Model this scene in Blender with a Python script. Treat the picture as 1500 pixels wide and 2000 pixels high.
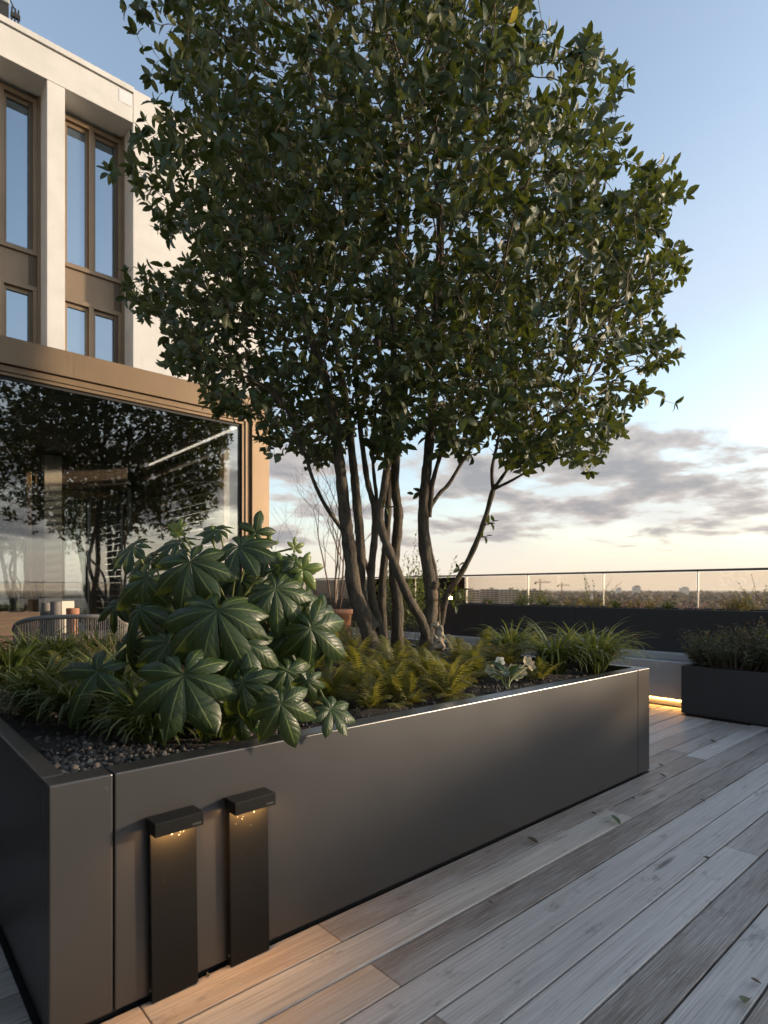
import bpy, bmesh, math, random
import numpy as np
from mathutils import Vector, Matrix
random.seed(7); RNG = np.random.default_rng(11)
for o in list(bpy.data.objects): bpy.data.objects.remove(o)
SC = bpy.context.scene
COL = SC.collection
# ---------------------------------------------------------------- camera (X runs along the planter front, Y towards the pavilion)
FPX = 1153.0; EYE = 1.15; TH = math.atan2(1295.0, FPX)
cam_d = bpy.data.cameras.new('camera'); cam = bpy.data.objects.new('camera', cam_d); COL.objects.link(cam)
cam.location = (0, 0, EYE); cam.rotation_euler = (math.radians(90), 0, TH - math.pi / 2)
cam_d.sensor_fit = 'VERTICAL'; cam_d.sensor_height = 36.0; cam_d.sensor_width = 27.0
cam_d.lens = FPX / 2000 * 36.0
cam_d.shift_y = (1151 - 1000) / 2000.0
cam_d.clip_start = 0.05; cam_d.clip_end = 30000
cam_d.dof.use_dof = True; cam_d.dof.focus_distance = 2.9; cam_d.dof.aperture_fstop = 3.2
SC.camera = cam
# ---------------------------------------------------------------- light
SUN_AZ = math.degrees(math.atan2(0.80, -0.60)); SUN_EL = 9.0     # azimuth clockwise from +Y
W = bpy.data.worlds.new('World'); SC.world = W; W.use_nodes = True
def build_world():
    nt = W.node_tree; nt.nodes.clear(); N = nt.nodes.new; L = nt.links.new
    out = N('ShaderNodeOutputWorld'); bg = N('ShaderNodeBackground'); bg.inputs[1].default_value = 0.15
    L(bg.outputs[0], out.inputs[0])
    sky = N('ShaderNodeTexSky'); sky.sky_type = 'NISHITA'; sky.sun_disc = False
    sky.sun_elevation = math.radians(SUN_EL); sky.sun_rotation = math.radians(SUN_AZ)
    sky.altitude = 40; sky.air_density = 1.0; sky.dust_density = 1.6; sky.ozone_density = 1.5
    hs = N('ShaderNodeHueSaturation'); hs.inputs['Saturation'].default_value = 0.80; hs.inputs['Value'].default_value = 1.12
    L(sky.outputs[0], hs.inputs['Color'])
    tc = N('ShaderNodeTexCoord'); sep = N('ShaderNodeSeparateXYZ'); L(tc.outputs['Generated'], sep.inputs[0])
    def M(op, a, b=None, c=None):
        m = N('ShaderNodeMath'); m.operation = op
        for i, v in enumerate((a, b, c)):
            if v is None: continue
            if isinstance(v, (int, float)): m.inputs[i].default_value = v
            else: L(v, m.inputs[i])
        return m.outputs[0]
    def ramp(v, a, b):
        m = N('ShaderNodeMapRange'); m.interpolation_type = 'SMOOTHSTEP'
        m.inputs[1].default_value = a; m.inputs[2].default_value = b; L(v, m.inputs[0]); return m.outputs[0]
    z = M('MAXIMUM', sep.outputs[2], 0.0)
    k = M('DIVIDE', 1.0, M('ADD', z, 0.16))
    cx = M('MULTIPLY', sep.outputs[0], k); cy = M('MULTIPLY', sep.outputs[1], k)
    def noise(sx, sy, ox, scale, detail, rough, dist=0.0):
        cb = N('ShaderNodeCombineXYZ'); L(M('MULTIPLY_ADD', cx, sx, ox), cb.inputs[0]); L(M('MULTIPLY_ADD', cy, sy, ox * .7), cb.inputs[1])
        n = N('ShaderNodeTexNoise'); n.inputs['Scale'].default_value = scale; n.inputs['Detail'].default_value = detail
        n.inputs['Roughness'].default_value = rough; n.inputs['Distortion'].default_value = dist
        L(cb.outputs[0], n.inputs['Vector']); return n.outputs['Fac']
    # low cumulus patches, grey from below, scattered right round the horizon
    n1 = noise(1, 1, CLOUD_OFF, 1.75, 8, 0.56, 0.2)
    band = M('MULTIPLY', ramp(z, 0.045, 0.085), M('SUBTRACT', 1.0, ramp(z, 0.19, 0.36)))
    thr = M('ADD', n1, M('MULTIPLY', M('SUBTRACT', band, 1.0), 0.30))
    cum = M('MULTIPLY', ramp(thr, 0.445, 0.54), 0.9)
    core = ramp(thr, 0.49, 0.63)
    # thin high veil
    n2 = noise(1, 1, 5.3, 0.55, 9, 0.62, 0.6)
    veil = M('MULTIPLY', ramp(n2, 0.36, 0.66), M('SUBTRACT', 1.0, ramp(z, 0.20, 0.62)))
    def mix(f, a, b):
        m = N('ShaderNodeMix'); m.data_type = 'RGBA'; L(f, m.inputs[0])
        for s, v in ((6, a), (7, b)):
            if isinstance(v, tuple): m.inputs[s].default_value = v
            else: L(v, m.inputs[s])
        return m.outputs[2]
    c = mix(M('MULTIPLY', veil, 0.75), hs.outputs[0], VEIL_COL)
    glow = M('POWER', M('SUBTRACT', 1.0, ramp(z, -.02, 0.22)), 1.3)
    c = mix(M('MULTIPLY', glow, 0.93), c, HORIZON_COL)
    cloudcol = mix(core, CLOUD_EDGE, CLOUD_CORE)
    c = mix(cum, c, cloudcol)
    L(c, bg.inputs[0])
HORIZON_COL = (2.75, 2.43, 2.08, 1)
CLOUD_OFF = 7.7; HAZE = 5.0e-5
VEIL_COL = (2.0, 2.04, 2.12, 1); CLOUD_EDGE = (1.85, 1.66, 1.54, 1); CLOUD_CORE = (.98, .95, 1.0, 1)
build_world()
sd = bpy.data.lights.new('sun', 'SUN'); sun = bpy.data.objects.new('sun', sd); COL.objects.link(sun)
sd.energy = 2.5; sd.angle = math.radians(3.0); sd.color = (1.0, 0.79, 0.57)
_e = math.radians(SUN_EL); SUND = Vector((0.80 * math.cos(_e), -0.60 * math.cos(_e), math.sin(_e)))
sun.rotation_euler = SUND.to_track_quat('Z', 'Y').to_euler(); sun.location = (12, -9, 8)
SC.render.engine = 'CYCLES'
vs = SC.view_settings; vs.view_transform = 'Standard'; vs.look = 'None'; vs.exposure = 1.28; vs.gamma = 1.0; vs.use_curve_mapping = False
SC.cycles.max_bounces = 10; SC.cycles.transparent_max_bounces = 16; SC.cycles.glossy_bounces = 5
SC.cycles.caustics_reflective = False; SC.cycles.caustics_refractive = False
SC.cycles.sample_clamp_indirect = 6.0
# ---------------------------------------------------------------- geometry helpers
FW = np.array([math.cos(TH), math.sin(TH), 0]); RT = np.array([math.sin(TH), -math.cos(TH), 0]); UP = np.array([0, 0, 1.0])
def ray(px, py): return FW + (px - 750) / FPX * RT + (1151 - py) / FPX * UP
def P(px, py, D): return np.array([0, 0, EYE]) + ray(px, py) * D
def onz(px, py, z):
    v = ray(px, py); return np.array([0, 0, EYE]) + v * ((z - EYE) / v[2])
def onY(px, py, Y):
    v = ray(px, py); return np.array([0, 0, EYE]) + v * (Y / v[1])
def onX(px, py, X):
    v = ray(px, py); return np.array([0, 0, EYE]) + v * (X / v[0])
def proj(p):
    p = np.asarray(p, float); q = p - np.array([0, 0, EYE]); D = q @ FW
    return 750 + FPX * (q @ RT) / D, 1151 - FPX * q[..., 2] / D, D
def camdir(x, y, z):      # right, up, towards camera -> world
    v = x * RT + y * UP - z * FW; return v / np.linalg.norm(v)
def nrm(v):
    v = np.asarray(v, float); return v / (np.linalg.norm(v) + 1e-12)

def mesh_np(name, V, F, attrs=None, smooth=True):
    V = np.asarray(V, np.float32).reshape(-1, 3)
    me = bpy.data.meshes.new(name)
    if isinstance(F, np.ndarray):
        n, k = F.shape
        me.vertices.add(len(V)); me.vertices.foreach_set('co', V.ravel())
        me.loops.add(n * k); me.loops.foreach_set('vertex_index', F.astype(np.int32).ravel())
        me.polygons.add(n); me.polygons.foreach_set('loop_start', np.arange(0, n * k, k, dtype=np.int32))
        me.polygons.foreach_set('loop_total', np.full(n, k, np.int32))
        me.update(calc_edges=True)
    else:
        me.from_pydata([tuple(map(float, v)) for v in V], [], F); me.update()
    if attrs:
        for a, arr in attrs.items():
            at = me.attributes.new(a, 'FLOAT', 'POINT'); at.data.foreach_set('value', np.asarray(arr, np.float32))
    if smooth: me.polygons.foreach_set('use_smooth', np.ones(len(me.polygons), bool))
    me.validate()
    return me
def link(name, me, mat=None, parent=None, loc=None):
    o = bpy.data.objects.new(name, me); COL.objects.link(o)
    if mat is not None and me is not None and not me.materials: me.materials.append(mat)
    if parent is not None: o.parent = parent
    if loc is not None: o.location = loc
    return o
def tag(o, label, cat, group=None, kind=None):
    if label: o['label'] = label
    if cat: o['category'] = cat
    if group: o['group'] = group
    if kind: o['kind'] = kind
    return o
def thing(name, label, cat, loc=(0, 0, 0), group=None):
    return tag(link(name, None, loc=tuple(map(float, loc))), label, cat, group)
def child_at(name, me, mat, parent):     # mesh given in world coordinates under an Empty placed elsewhere (parents are unrotated)
    o = link(name, me, mat, parent); p = parent; off = Vector((0, 0, 0))
    while p is not None: off += p.location; p = p.parent
    o.location = -off; return o

class MB:
    def __init__(s): s.V = []; s.F = []; s.A = []
    def verts(s, vs, a=0.0):
        b = len(s.V); s.V += [tuple(map(float, v)) for v in vs]; s.A += [a] * len(vs); return b
    def box(s, x0, x1, y0, y1, z0, z1):
        b = s.verts([(x0,y0,z0),(x1,y0,z0),(x1,y1,z0),(x0,y1,z0),(x0,y0,z1),(x1,y0,z1),(x1,y1,z1),(x0,y1,z1)])
        s.F += [tuple(b + i for i in f) for f in ((0,3,2,1),(4,5,6,7),(0,1,5,4),(1,2,6,5),(2,3,7,6),(3,0,4,7))]; return s
    def obox(s, c, ax, ay, az):          # oriented box: centre and half-axis vectors
        c, ax, ay, az = map(np.asarray, (c, ax, ay, az))
        b = s.verts([c + i * ax + j * ay + k * az for k in (-1, 1) for (i, j) in ((-1,-1),(1,-1),(1,1),(-1,1))])
        s.F += [tuple(b + i for i in f) for f in ((0,3,2,1),(4,5,6,7),(0,1,5,4),(1,2,6,5),(2,3,7,6),(3,0,4,7))]; return s
    def tube(s, pts, radii, n=6, cap=True, jitter=0.0):
        pts = [np.asarray(p, float) for p in pts]; m = len(pts)
        if np.isscalar(radii): radii = [radii] * m
        ref = None; rings = []
        for i in range(m):
            t = nrm(pts[min(i + 1, m - 1)] - pts[max(i - 1, 0)])
            if ref is None: ref = np.array([1, 0, 0.]) if abs(t[0]) < .8 else np.array([0, 1., 0])
            u = nrm(ref - t * (ref @ t)); ref = u; v = np.cross(t, u)
            b = s.verts([pts[i] + radii[i] * (1 + jitter * random.uniform(-1, 1)) * (math.cos(2*math.pi*k/n) * u + math.sin(2*math.pi*k/n) * v) for k in range(n)], i / max(1, m - 1))
            rings.append(b)
        for i in range(m - 1):
            for k in range(n):
                s.F.append((rings[i] + k, rings[i] + (k+1) % n, rings[i+1] + (k+1) % n, rings[i+1] + k))
        if cap:
            s.F.append(tuple(rings[0] + k for k in range(n))[::-1]); s.F.append(tuple(rings[-1] + k for k in range(n)))
        return s
    def lathe(s, prof, c=(0,0,0), n=24):
        rings = [s.verts([(c[0] + r*math.cos(2*math.pi*k/n), c[1] + r*math.sin(2*math.pi*k/n), c[2] + z) for k in range(n)]) for r, z in prof]
        for a, b in zip(rings, rings[1:]):
            for k in range(n): s.F.append((a + k, a + (k+1) % n, b + (k+1) % n, b + k))
        s.F.append(tuple(rings[0] + k for k in range(n))[::-1]); s.F.append(tuple(rings[-1] + k for k in range(n)))
        return s
    def mesh(s, name, smooth=False):
        return mesh_np(name, s.V, s.F, {'t': s.A} if any(s.A) else None, smooth)
    def obj(s, name, mat, parent=None, smooth=False, bevel=0.0, seg=2):
        me = s.mesh(name, smooth); o = link(name, me, mat, parent) if parent is None else child_at(name, me, mat, parent)
        if bevel:
            m = o.modifiers.new('bevel', 'BEVEL'); m.width = bevel; m.segments = seg; m.limit_method = 'ANGLE'; m.angle_limit = math.radians(40)
        return o
def catmull(pts, n=6):
    pts = [np.asarray(p, float) for p in pts]; out = []
    q = [2*pts[0] - pts[1]] + pts + [2*pts[-1] - pts[-2]]
    for i in range(1, len(q) - 2):
        for k in range(n):
            t = k / n; a, b, c, d = q[i-1], q[i], q[i+1], q[i+2]
            out.append(0.5 * ((2*b) + (c - a)*t + (2*a - 5*b + 4*c - d)*t*t + (3*b - a - 3*c + d)*t**3))
    out.append(pts[-1]); return out
# ---------------------------------------------------------------- materials
MAT = {}
class NT:
    def __init__(s, name):
        s.m = bpy.data.materials.new(name); s.m.use_nodes = True; s.t = s.m.node_tree; s.t.nodes.clear()
        s.out = s.t.nodes.new('ShaderNodeOutputMaterial'); MAT[name] = s.m
    def n(s, typ, **kw):
        d = s.t.nodes.new(typ)
        for k, v in kw.items():
            if k.startswith('i_'):
                key = k[2:].replace('_', ' '); d.inputs[key].default_value = v
            else: setattr(d, k, v)
        return d
    def l(s, a, b): s.t.links.new(a, b)
    def math(s, op, a, b=None, c=None):
        m = s.n('ShaderNodeMath', operation=op)
        for i, v in enumerate((a, b, c)):
            if v is None: continue
            if isinstance(v, (int, float)): m.inputs[i].default_value = v
            else: s.l(v, m.inputs[i])
        return m.outputs[0]
    def noise(s, scale, detail=4, rough=.55, vec=None, dist=0.0, out='Fac'):
        d = s.n('ShaderNodeTexNoise'); d.inputs['Scale'].default_value = scale; d.inputs['Detail'].default_value = detail
        d.inputs['Roughness'].default_value = rough; d.inputs['Distortion'].default_value = dist
        if vec is not None: s.l(vec, d.inputs['Vector'])
        return d.outputs[out]
    def coord(s, which='Object', scale=(1,1,1), offs=None):
        c = s.n('ShaderNodeTexCoord'); mp = s.n('ShaderNodeMapping'); mp.inputs['Scale'].default_value = scale
        s.l(c.outputs[which], mp.inputs['Vector'])
        if offs is not None: s.l(offs, mp.inputs['Location'])
        return mp.outputs[0]
    def ramp(s, v, stops):
        r = s.n('ShaderNodeValToRGB'); e = r.color_ramp.elements
        while len(e) < len(stops): e.new(.5)
        for x, (p, c) in zip(e, stops): x.position = p; x.color = (*c, 1) if len(c) == 3 else c
        s.l(v, r.inputs[0]); return r.outputs[0]
    def rng(s, v, a, b, lo=0.0, hi=1.0):
        m = s.n('ShaderNodeMapRange'); s.l(v, m.inputs[0])
        for i, x in zip((1, 2, 3, 4), (a, b, lo, hi)): m.inputs[i].default_value = x
        return m.outputs[0]
    def mix(s, f, a, b, mode='MIX'):
        m = s.n('ShaderNodeMix', data_type='RGBA', blend_type=mode)
        for sk, v in ((0, f), (6, a), (7, b)):
            if isinstance(v, (int, float)): m.inputs[sk].default_value = v
            elif isinstance(v, tuple): m.inputs[sk].default_value = (*v, 1) if len(v) == 3 else v
            else: s.l(v, m.inputs[sk])
        return m.outputs[2]
    def bsdf(s, col=None, rough=.5, metal=0.0, bump=None, bstr=.2, bdist=.01, spec=.5, connect=True):
        b = s.n('ShaderNodeBsdfPrincipled'); b.inputs['Specular IOR Level'].default_value = spec
        for key, v in (('Base Color', col), ('Roughness', rough), ('Metallic', metal)):
            if v is None: continue
            if isinstance(v, tuple): b.inputs[key].default_value = (*v, 1)
            elif isinstance(v, (int, float)): b.inputs[key].default_value = v
            else: s.l(v, b.inputs[key])
        if bump is not None:
            bm = s.n('ShaderNodeBump'); bm.inputs['Strength'].default_value = bstr; bm.inputs['Distance'].default_value = bdist
            s.l(bump, bm.inputs['Height']); s.l(bm.outputs[0], b.inputs['Normal'])
        if connect: s.l(b.outputs[0], s.out.inputs[0])
        return b
    def attr(s, name, typ='GEOMETRY', out='Fac'):
        a = s.n('ShaderNodeAttribute'); a.attribute_name = name; a.attribute_type = typ; return a.outputs[out]
    def info(s, out='Random'): return s.n('ShaderNodeObjectInfo').outputs[out]
    def translucent(s, b, col, fac):
        t = s.n('ShaderNodeBsdfTranslucent')
        if isinstance(col, tuple): t.inputs[0].default_value = (*col, 1)
        else: s.l(col, t.inputs[0])
        m = s.n('ShaderNodeMixShader')
        m.inputs[0].default_value = fac
        s.l(b.outputs[0], m.inputs[1]); s.l(t.outputs[0], m.inputs[2]); s.l(m.outputs[0], s.out.inputs[0])

def powder(name, col, rough=.42, spec=.5):       # powder coated steel: fine grain, faint stains and water specks
    t = NT(name); v = t.coord()
    big = t.noise(2.3, 5, .6, v); st = t.noise(9, 6, .7, t.coord(scale=(1, 1, .25)))
    c = t.mix(t.rng(big, .3, .7), tuple(x*.96 for x in col), tuple(x*1.04 for x in col))
    c = t.mix(t.rng(st, .60, .80, 0, .22), c, tuple(min(1, x*2.0 + .02) for x in col))
    sp = t.noise(38, 2, .5, v); c = t.mix(t.rng(sp, .775, .79, 0, .3), c, (.14, .13, .12))
    r = t.rng(big, .3, .7, rough - .015, rough + .02)
    t.bsdf(c, r, 0.0, t.noise(900, 2, .5, v), .09, .002, spec=spec)
powder('planter_paint', (.0265, .0240, .0225), .315, 1.0)
powder('far_planter_paint', (.030, .030, .031), .5)
powder('bollard_paint', (.0055, .0053, .0048), .45, .22)
powder('antenna_grey', (.30, .31, .32), .5)

t = NT('deck_wood')      # silvered hardwood: tone carried per plank in the object colour
oi = t.n('ShaderNodeObjectInfo'); off = t.n('ShaderNodeCombineXYZ'); r = oi.outputs['Random']
t.l(t.math('MULTIPLY', r, 37.0), off.inputs[0]); t.l(t.math('MULTIPLY', r, 91.0), off.inputs[1])
v = t.coord('Object', (.9, 22, 22), off.outputs[0]); v2 = t.coord('Object', (1.5, 190, 60), off.outputs[0]); v3 = t.coord('Object', (1.3, 5.5, 3), off.outputs[0])
g1 = t.noise(1.0, 7, .62, v, .7); g2 = t.noise(1.0, 4, .6, v2); g3 = t.noise(1.0, 4, .55, v3)
base = oi.outputs['Color']
c = t.mix(t.rng(g1, .32, .68), t.mix(.42, base, (.075, .058, .046)), base)
c = t.mix(t.rng(g3, .44, .68, 0, .55), c, (.41, .395, .38))
c = t.mix(t.rng(g2, .50, .72, 0, .62), c, (.095, .078, .066))
g4 = t.noise(1.0, 5, .65, t.coord('Object', (1.1, 70, 30), off.outputs[0]), .4); c = t.mix(t.rng(g4, .54, .72, 0, .5), c, (.12, .10, .086))
fib = t.noise(1.0, 3, .7, t.coord('Object', (4, 480, 90), off.outputs[0])); c = t.mix(t.rng(fib, .47, .66, 0, .6), c, (.62, .59, .56))
dk = t.noise(1.0, 6, .7, t.coord('Object', (4.5, 11, 7), off.outputs[0])); c = t.mix(t.rng(dk, .58, .70, 0, .6), c, (.06, .052, .045))
# oval knots here and there
vo = t.n('ShaderNodeTexVoronoi'); vo.inputs['Scale'].default_value = 1.0; t.l(t.coord('Object', (1.1, 7.5, 1), off.outputs[0]), vo.inputs['Vector'])
c = t.mix(t.rng(vo.outputs['Distance'], .05, .14, .75, 0), c, (.045, .034, .027))
hgt = t.math('ADD', t.math('MULTIPLY', g2, .7), t.math('ADD', t.math('MULTIPLY', fib, .8), g1))
t.bsdf(c, t.rng(g1, .3, .7, .46, .66), 0, hgt, .34, .003, spec=.42)

t = NT('under_deck'); t.bsdf((.02, .018, .016), .9)
def concrete(name, col, amp=.12, rough=.75):
    t = NT(name); v = t.coord(); n1 = t.noise(1.1, 6, .6, v); n2 = t.noise(14, 5, .65, v); n3 = t.noise(3.0, 5, .6, t.coord(scale=(1.4, 1.4, .22)))
    c = t.mix(t.rng(n1, .3, .7), tuple(x*(1-amp) for x in col), tuple(x*(1+amp) for x in col))
    c = t.mix(t.rng(n3, .57, .74, 0, .30), c, tuple(x*.66 for x in col)); c = t.mix(t.rng(n2, .60, .76, 0, .25), c, tuple(x*.78 for x in col))
    t.bsdf(c, rough, 0, t.math('ADD', n2, t.noise(90, 3, .6, v)), .2, .004)
concrete('facade_concrete', (.54, .525, .50)); concrete('bench_concrete', (.36, .37, .38), .16); concrete('ledge_stone', (.42, .43, .44), .1, .5)
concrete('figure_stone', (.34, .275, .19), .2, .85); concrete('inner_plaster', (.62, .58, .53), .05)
def bronze(name, col, rough):
    t = NT(name); v = t.coord(scale=(30, 30, 1.2)); s = t.noise(2, 4, .6, v); g = t.noise(.9, 4, .5, t.coord())
    c = t.mix(t.rng(g, .3, .7), tuple(x*.88 for x in col), tuple(x*1.12 for x in col)); c = t.mix(t.rng(s, .5, .8, 0, .3), c, tuple(x*.7 for x in col))
    t.bsdf(c, t.rng(s, .3, .8, rough - .06, rough + .1), .55, s, .05, .003)
bronze('bronze', (.225, .160, .102), .45); bronze('bronze_dark', (.10, .072, .046), .45)
t = NT('gasket'); t.bsdf((.012, .012, .013), .6)
def glass(name, refl, tint=(1, 1, 1), rough=0.0):
    t = NT(name); g = t.n('ShaderNodeBsdfGlossy'); g.inputs['Roughness'].default_value = rough; g.inputs['Color'].default_value = (.97, .98, 1, 1)
    tr = t.n('ShaderNodeBsdfTransparent'); tr.inputs[0].default_value = (*tint, 1)
    lw = t.n('ShaderNodeLayerWeight'); lw.inputs['Blend'].default_value = .35
    f = t.rng(lw.outputs['Fresnel'], 0, 1, refl, 1.0)
    m = t.n('ShaderNodeMixShader'); t.l(f, m.inputs[0]); t.l(tr.outputs[0], m.inputs[1]); t.l(g.outputs[0], m.inputs[2]); t.l(m.outputs[0], t.out.inputs[0])
glass('glass_front', .12, (.92, .95, .95)); glass('glass_inner', .62, (.55, .6, .6)); glass('glass_rail', .03, (.98, .93, .86)); glass('glass_ledge', .35, (.35, .45, .47), .03)
t = NT('window_glass'); g = t.n('ShaderNodeBsdfGlossy'); g.inputs['Roughness'].default_value = .015; g.inputs['Color'].default_value = (.66, .78, .90, 1)
d = t.n('ShaderNodeBsdfDiffuse'); d.inputs[0].default_value = (.07, .10, .125, 1); m = t.n('ShaderNodeMixShader'); m.inputs[0].default_value = .40
t.l(d.outputs[0], m.inputs[1]); t.l(g.outputs[0], m.inputs[2]); t.l(m.outputs[0], t.out.inputs[0])
t = NT('blind'); t.bsdf((.16, .21, .23), .25, .2)
def wood(name, col, dark, rough=.6, sc=(1, 18, 18)):
    t = NT(name); v = t.coord('Object', sc); g = t.noise(2.2, 6, .6, v, .6); oi = t.info()
    c = t.mix(t.rng(g, .3, .7), dark, col); c = t.mix(t.math('MULTIPLY', oi, .35), c, dark)
    t.bsdf(c, rough, 0, g, .25, .003)
wood('slat_wood', (.085, .052, .034), (.035, .022, .015)); wood('table_wood', (.17, .11, .07), (.08, .05, .032))
t = NT('curtain'); b = t.bsdf((.55, .50, .42), .9)
t = NT('curtain_green'); b = t.bsdf((.16, .25, .22), .9)
t = NT('screen_fabric'); b = t.bsdf((.80, .77, .72), .9); t.translucent(b, (.86, .82, .76), .55)
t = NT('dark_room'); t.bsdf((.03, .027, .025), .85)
t = NT('rope'); n = t.noise(260, 2, .5, t.coord()); t.bsdf(t.mix(t.rng(n, .3, .7), (.16, .145, .13), (.30, .275, .245)), .85, 0, n, .3, .002)
t = NT('terracotta'); n = t.noise(7, 5, .6, t.coord()); t.bsdf(t.mix(t.rng(n, .3, .7), (.30, .135, .078), (.42, .22, .14)), .85, 0, n, .15, .004)
t = NT('grey_pot'); n = t.noise(9, 5, .6, t.coord()); t.bsdf(t.mix(t.rng(n, .3, .7), (.10, .092, .085), (.17, .155, .14)), .7, 0, n, .2, .003)
t = NT('paper'); t.bsdf((.72, .66, .56), .9)
t = NT('rail_metal'); t.bsdf((.16, .13, .10), .38, .7)
t = NT('post_metal'); t.bsdf((.22, .20, .175), .5, .5)
t = NT('soil'); v = t.coord(); n = t.noise(60, 6, .7, v); n2 = t.noise(9, 4, .6, v); t.bsdf(t.mix(t.rng(n2, .35, .65), t.mix(t.rng(n, .3, .7), (.010, .008, .006), (.045, .034, .025)), (.03, .022, .016)), .95, 0, n, .9, .02)
t = NT('gravel'); a = t.attr('rnd'); n = t.noise(300, 2, .5, t.coord()); c = t.ramp(a, [(0, (.035, .030, .027)), (.5, (.075, .064, .055)), (.85, (.12, .10, .085)), (1, (.20, .19, .18))]); t.bsdf(t.mix(t.rng(n, .4, .7, 0, .4), c, (.03, .027, .024)), .85, 0, n, .4, .002)
def emis(name, col, st):
    t = NT(name); e = t.n('ShaderNodeEmission'); e.inputs[0].default_value = (*col, 1); e.inputs[1].default_value = st; t.l(e.outputs[0], t.out.inputs[0])
emis('led_warm', (1.0, .50, .14), 6.0); emis('led_orange', (1.0, .44, .10), 9.0); emis('bulb', (1.0, .62, .25), 60.0)
t = NT('print_grey'); t.bsdf((.13, .125, .115), .6)
t = NT('screw'); t.bsdf((.40, .36, .30), .3, .9)
# bark
t = NT('bark'); v = t.coord(); n1 = t.noise(22, 7, .68, t.coord(scale=(1, 1, .45))); n2 = t.noise(4.5, 4, .6, v); n3 = t.noise(95, 4, .65, v)
c = t.mix(t.rng(n1, .32, .68), (.028, .022, .017), (.150, .118, .082)); c = t.mix(t.rng(n2, .50, .70, 0, .5), c, (.085, .080, .048)); c = t.mix(t.rng(n3, .60, .75, 0, .55), c, (.23, .19, .135))
t.bsdf(c, .85, 0, t.math('ADD', n1, t.math('MULTIPLY', n3, .6)), 1.0, .022)
t = NT('twig_bark'); n = t.noise(30, 4, .6, t.coord()); t.bsdf(t.mix(t.rng(n, .3, .7), (.085, .058, .036), (.19, .135, .085)), .8)
t = NT('bare_bark'); n = t.noise(14, 4, .6, t.coord()); t.bsdf(t.mix(t.rng(n, .3, .7), (.10, .062, .042), (.20, .135, .095)), .8)

def leafmat(name, top, top2, under, rough, trans, tcol, vein=None, tip=None, spec=.5, sheen_noise=True, rough_var=.1):
    """glossy evergreen leaf: two-sided, per-leaf tone in 'rnd', u (across) and v (along) carried as attributes"""
    t = NT(name); geo = t.n('ShaderNodeNewGeometry'); rn = t.attr('rnd'); oi = t.info(); rr = t.math('FRACT', t.math('ADD', rn, oi))
    c = t.mix(rr, top, top2)
    nz = t.noise(26, 4, .6, t.coord()); c = t.mix(t.rng(nz, .52, .75, 0, .45), c, tuple(x * .6 for x in top))
    hgt = None
    if vein:
        u = t.attr('u'); vv = t.attr('v'); au = t.math('ABSOLUTE', u)
        rib = t.math('SUBTRACT', 1.0, t.rng(au, .02, .075))
        sv = t.math('PINGPONG', t.math('SUBTRACT', t.math('MULTIPLY', vv, 6.5), t.math('MULTIPLY', au, 1.5)), .5)
        side = t.math('MULTIPLY', t.math('SUBTRACT', 1.0, t.rng(sv, .01, .05)), .13)
        vein_f = t.math('MAXIMUM', rib, side)
        c = t.mix(t.math('MULTIPLY', vein_f, .9), c, vein)
        hgt = t.math('SUBTRACT', t.math('MULTIPLY', t.rng(sv, 0, .3), .7), t.math('MULTIPLY', vein_f, .4))
    if tip:
        c = t.mix(t.rng(t.attr('v'), .86, 1.0, 0, .85), c, tip)
    c2 = t.mix(geo.outputs['Backfacing'], c, under)
    b = t.bsdf(c2, t.rng(nz, .3, .7, rough - rough_var, rough + rough_var), 0, hgt, .22, .005, spec=spec)
    t.translucent(b, tcol, trans)
leafmat('tree_leaf', (.019, .038, .011), (.046, .066, .018), (.085, .098, .040), .46, .13, (.22, .26, .03), vein=(.10, .12, .045), spec=.34)
leafmat('tree_leaf_yellow', (.22, .17, .03), (.12, .12, .02), (.2, .17, .05), .4, .3, (.5, .4, .05), vein=(.3, .24, .08))
leafmat('fatsia_leaf', (.013, .029, .009), (.028, .048, .013), (.085, .115, .040), .42, .13, (.28, .34, .04), vein=(.19, .23, .07), spec=.36)
leafmat('fatsia_young', (.11, .16, .032), (.15, .19, .045), (.17, .2, .07), .33, .28, (.42, .45, .06), vein=(.38, .40, .16))
leafmat('fern_leaf', (.046, .076, .020), (.140, .138, .034), (.14, .13, .04), .55, .28, (.42, .38, .04), spec=.3)
leafmat('grass_leaf', (.040, .066, .018), (.090, .108, .030), (.09, .11, .036), .42, .22, (.34, .38, .06), tip=(.36, .24, .12), spec=.4)
leafmat('shrub_leaf', (.022, .034, .014), (.055, .062, .022), (.07, .075, .035), .5, .2, (.22, .22, .04))
leafmat('shrub_tip', (.10, .062, .034), (.13, .10, .035), (.12, .08, .05), .5, .25, (.3, .2, .06))
leafmat('bush_leaf', (.05, .085, .022), (.10, .125, .035), (.12, .14, .05), .45, .3, (.4, .45, .06))
leafmat('gold_leaf', (.15, .13, .03), (.20, .15, .04), (.2, .16, .06), .55, .3, (.45, .36, .06))
leafmat('hellebore_leaf', (.05, .085, .035), (.08, .11, .05), (.1, .12, .06), .45, .2, (.25, .33, .06), vein=(.2, .24, .12))
leafmat('hellebore_green', (.36, .38, .19), (.46, .44, .28), (.4, .4, .24), .6, .3, (.6, .55, .3))
leafmat('petal_white', (.80, .78, .72), (.86, .84, .78), (.8, .78, .7), .6, .3, (.9, .85, .75))
leafmat('petal_cream', (.50, .42, .26), (.58, .50, .34), (.5, .42, .28), .7, .3, (.7, .55, .35))
leafmat('pinkish', (.5, .28, .26), (.6, .4, .36), (.5, .3, .28), .7, .3, (.6, .4, .35))
leafmat('litter', (.055, .05, .022), (.085, .06, .03), (.06, .05, .03), .6, .1, (.2, .15, .05), vein=(.12, .1, .05))
t = NT('stamen'); t.bsdf((.55, .42, .08), .7)
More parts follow.
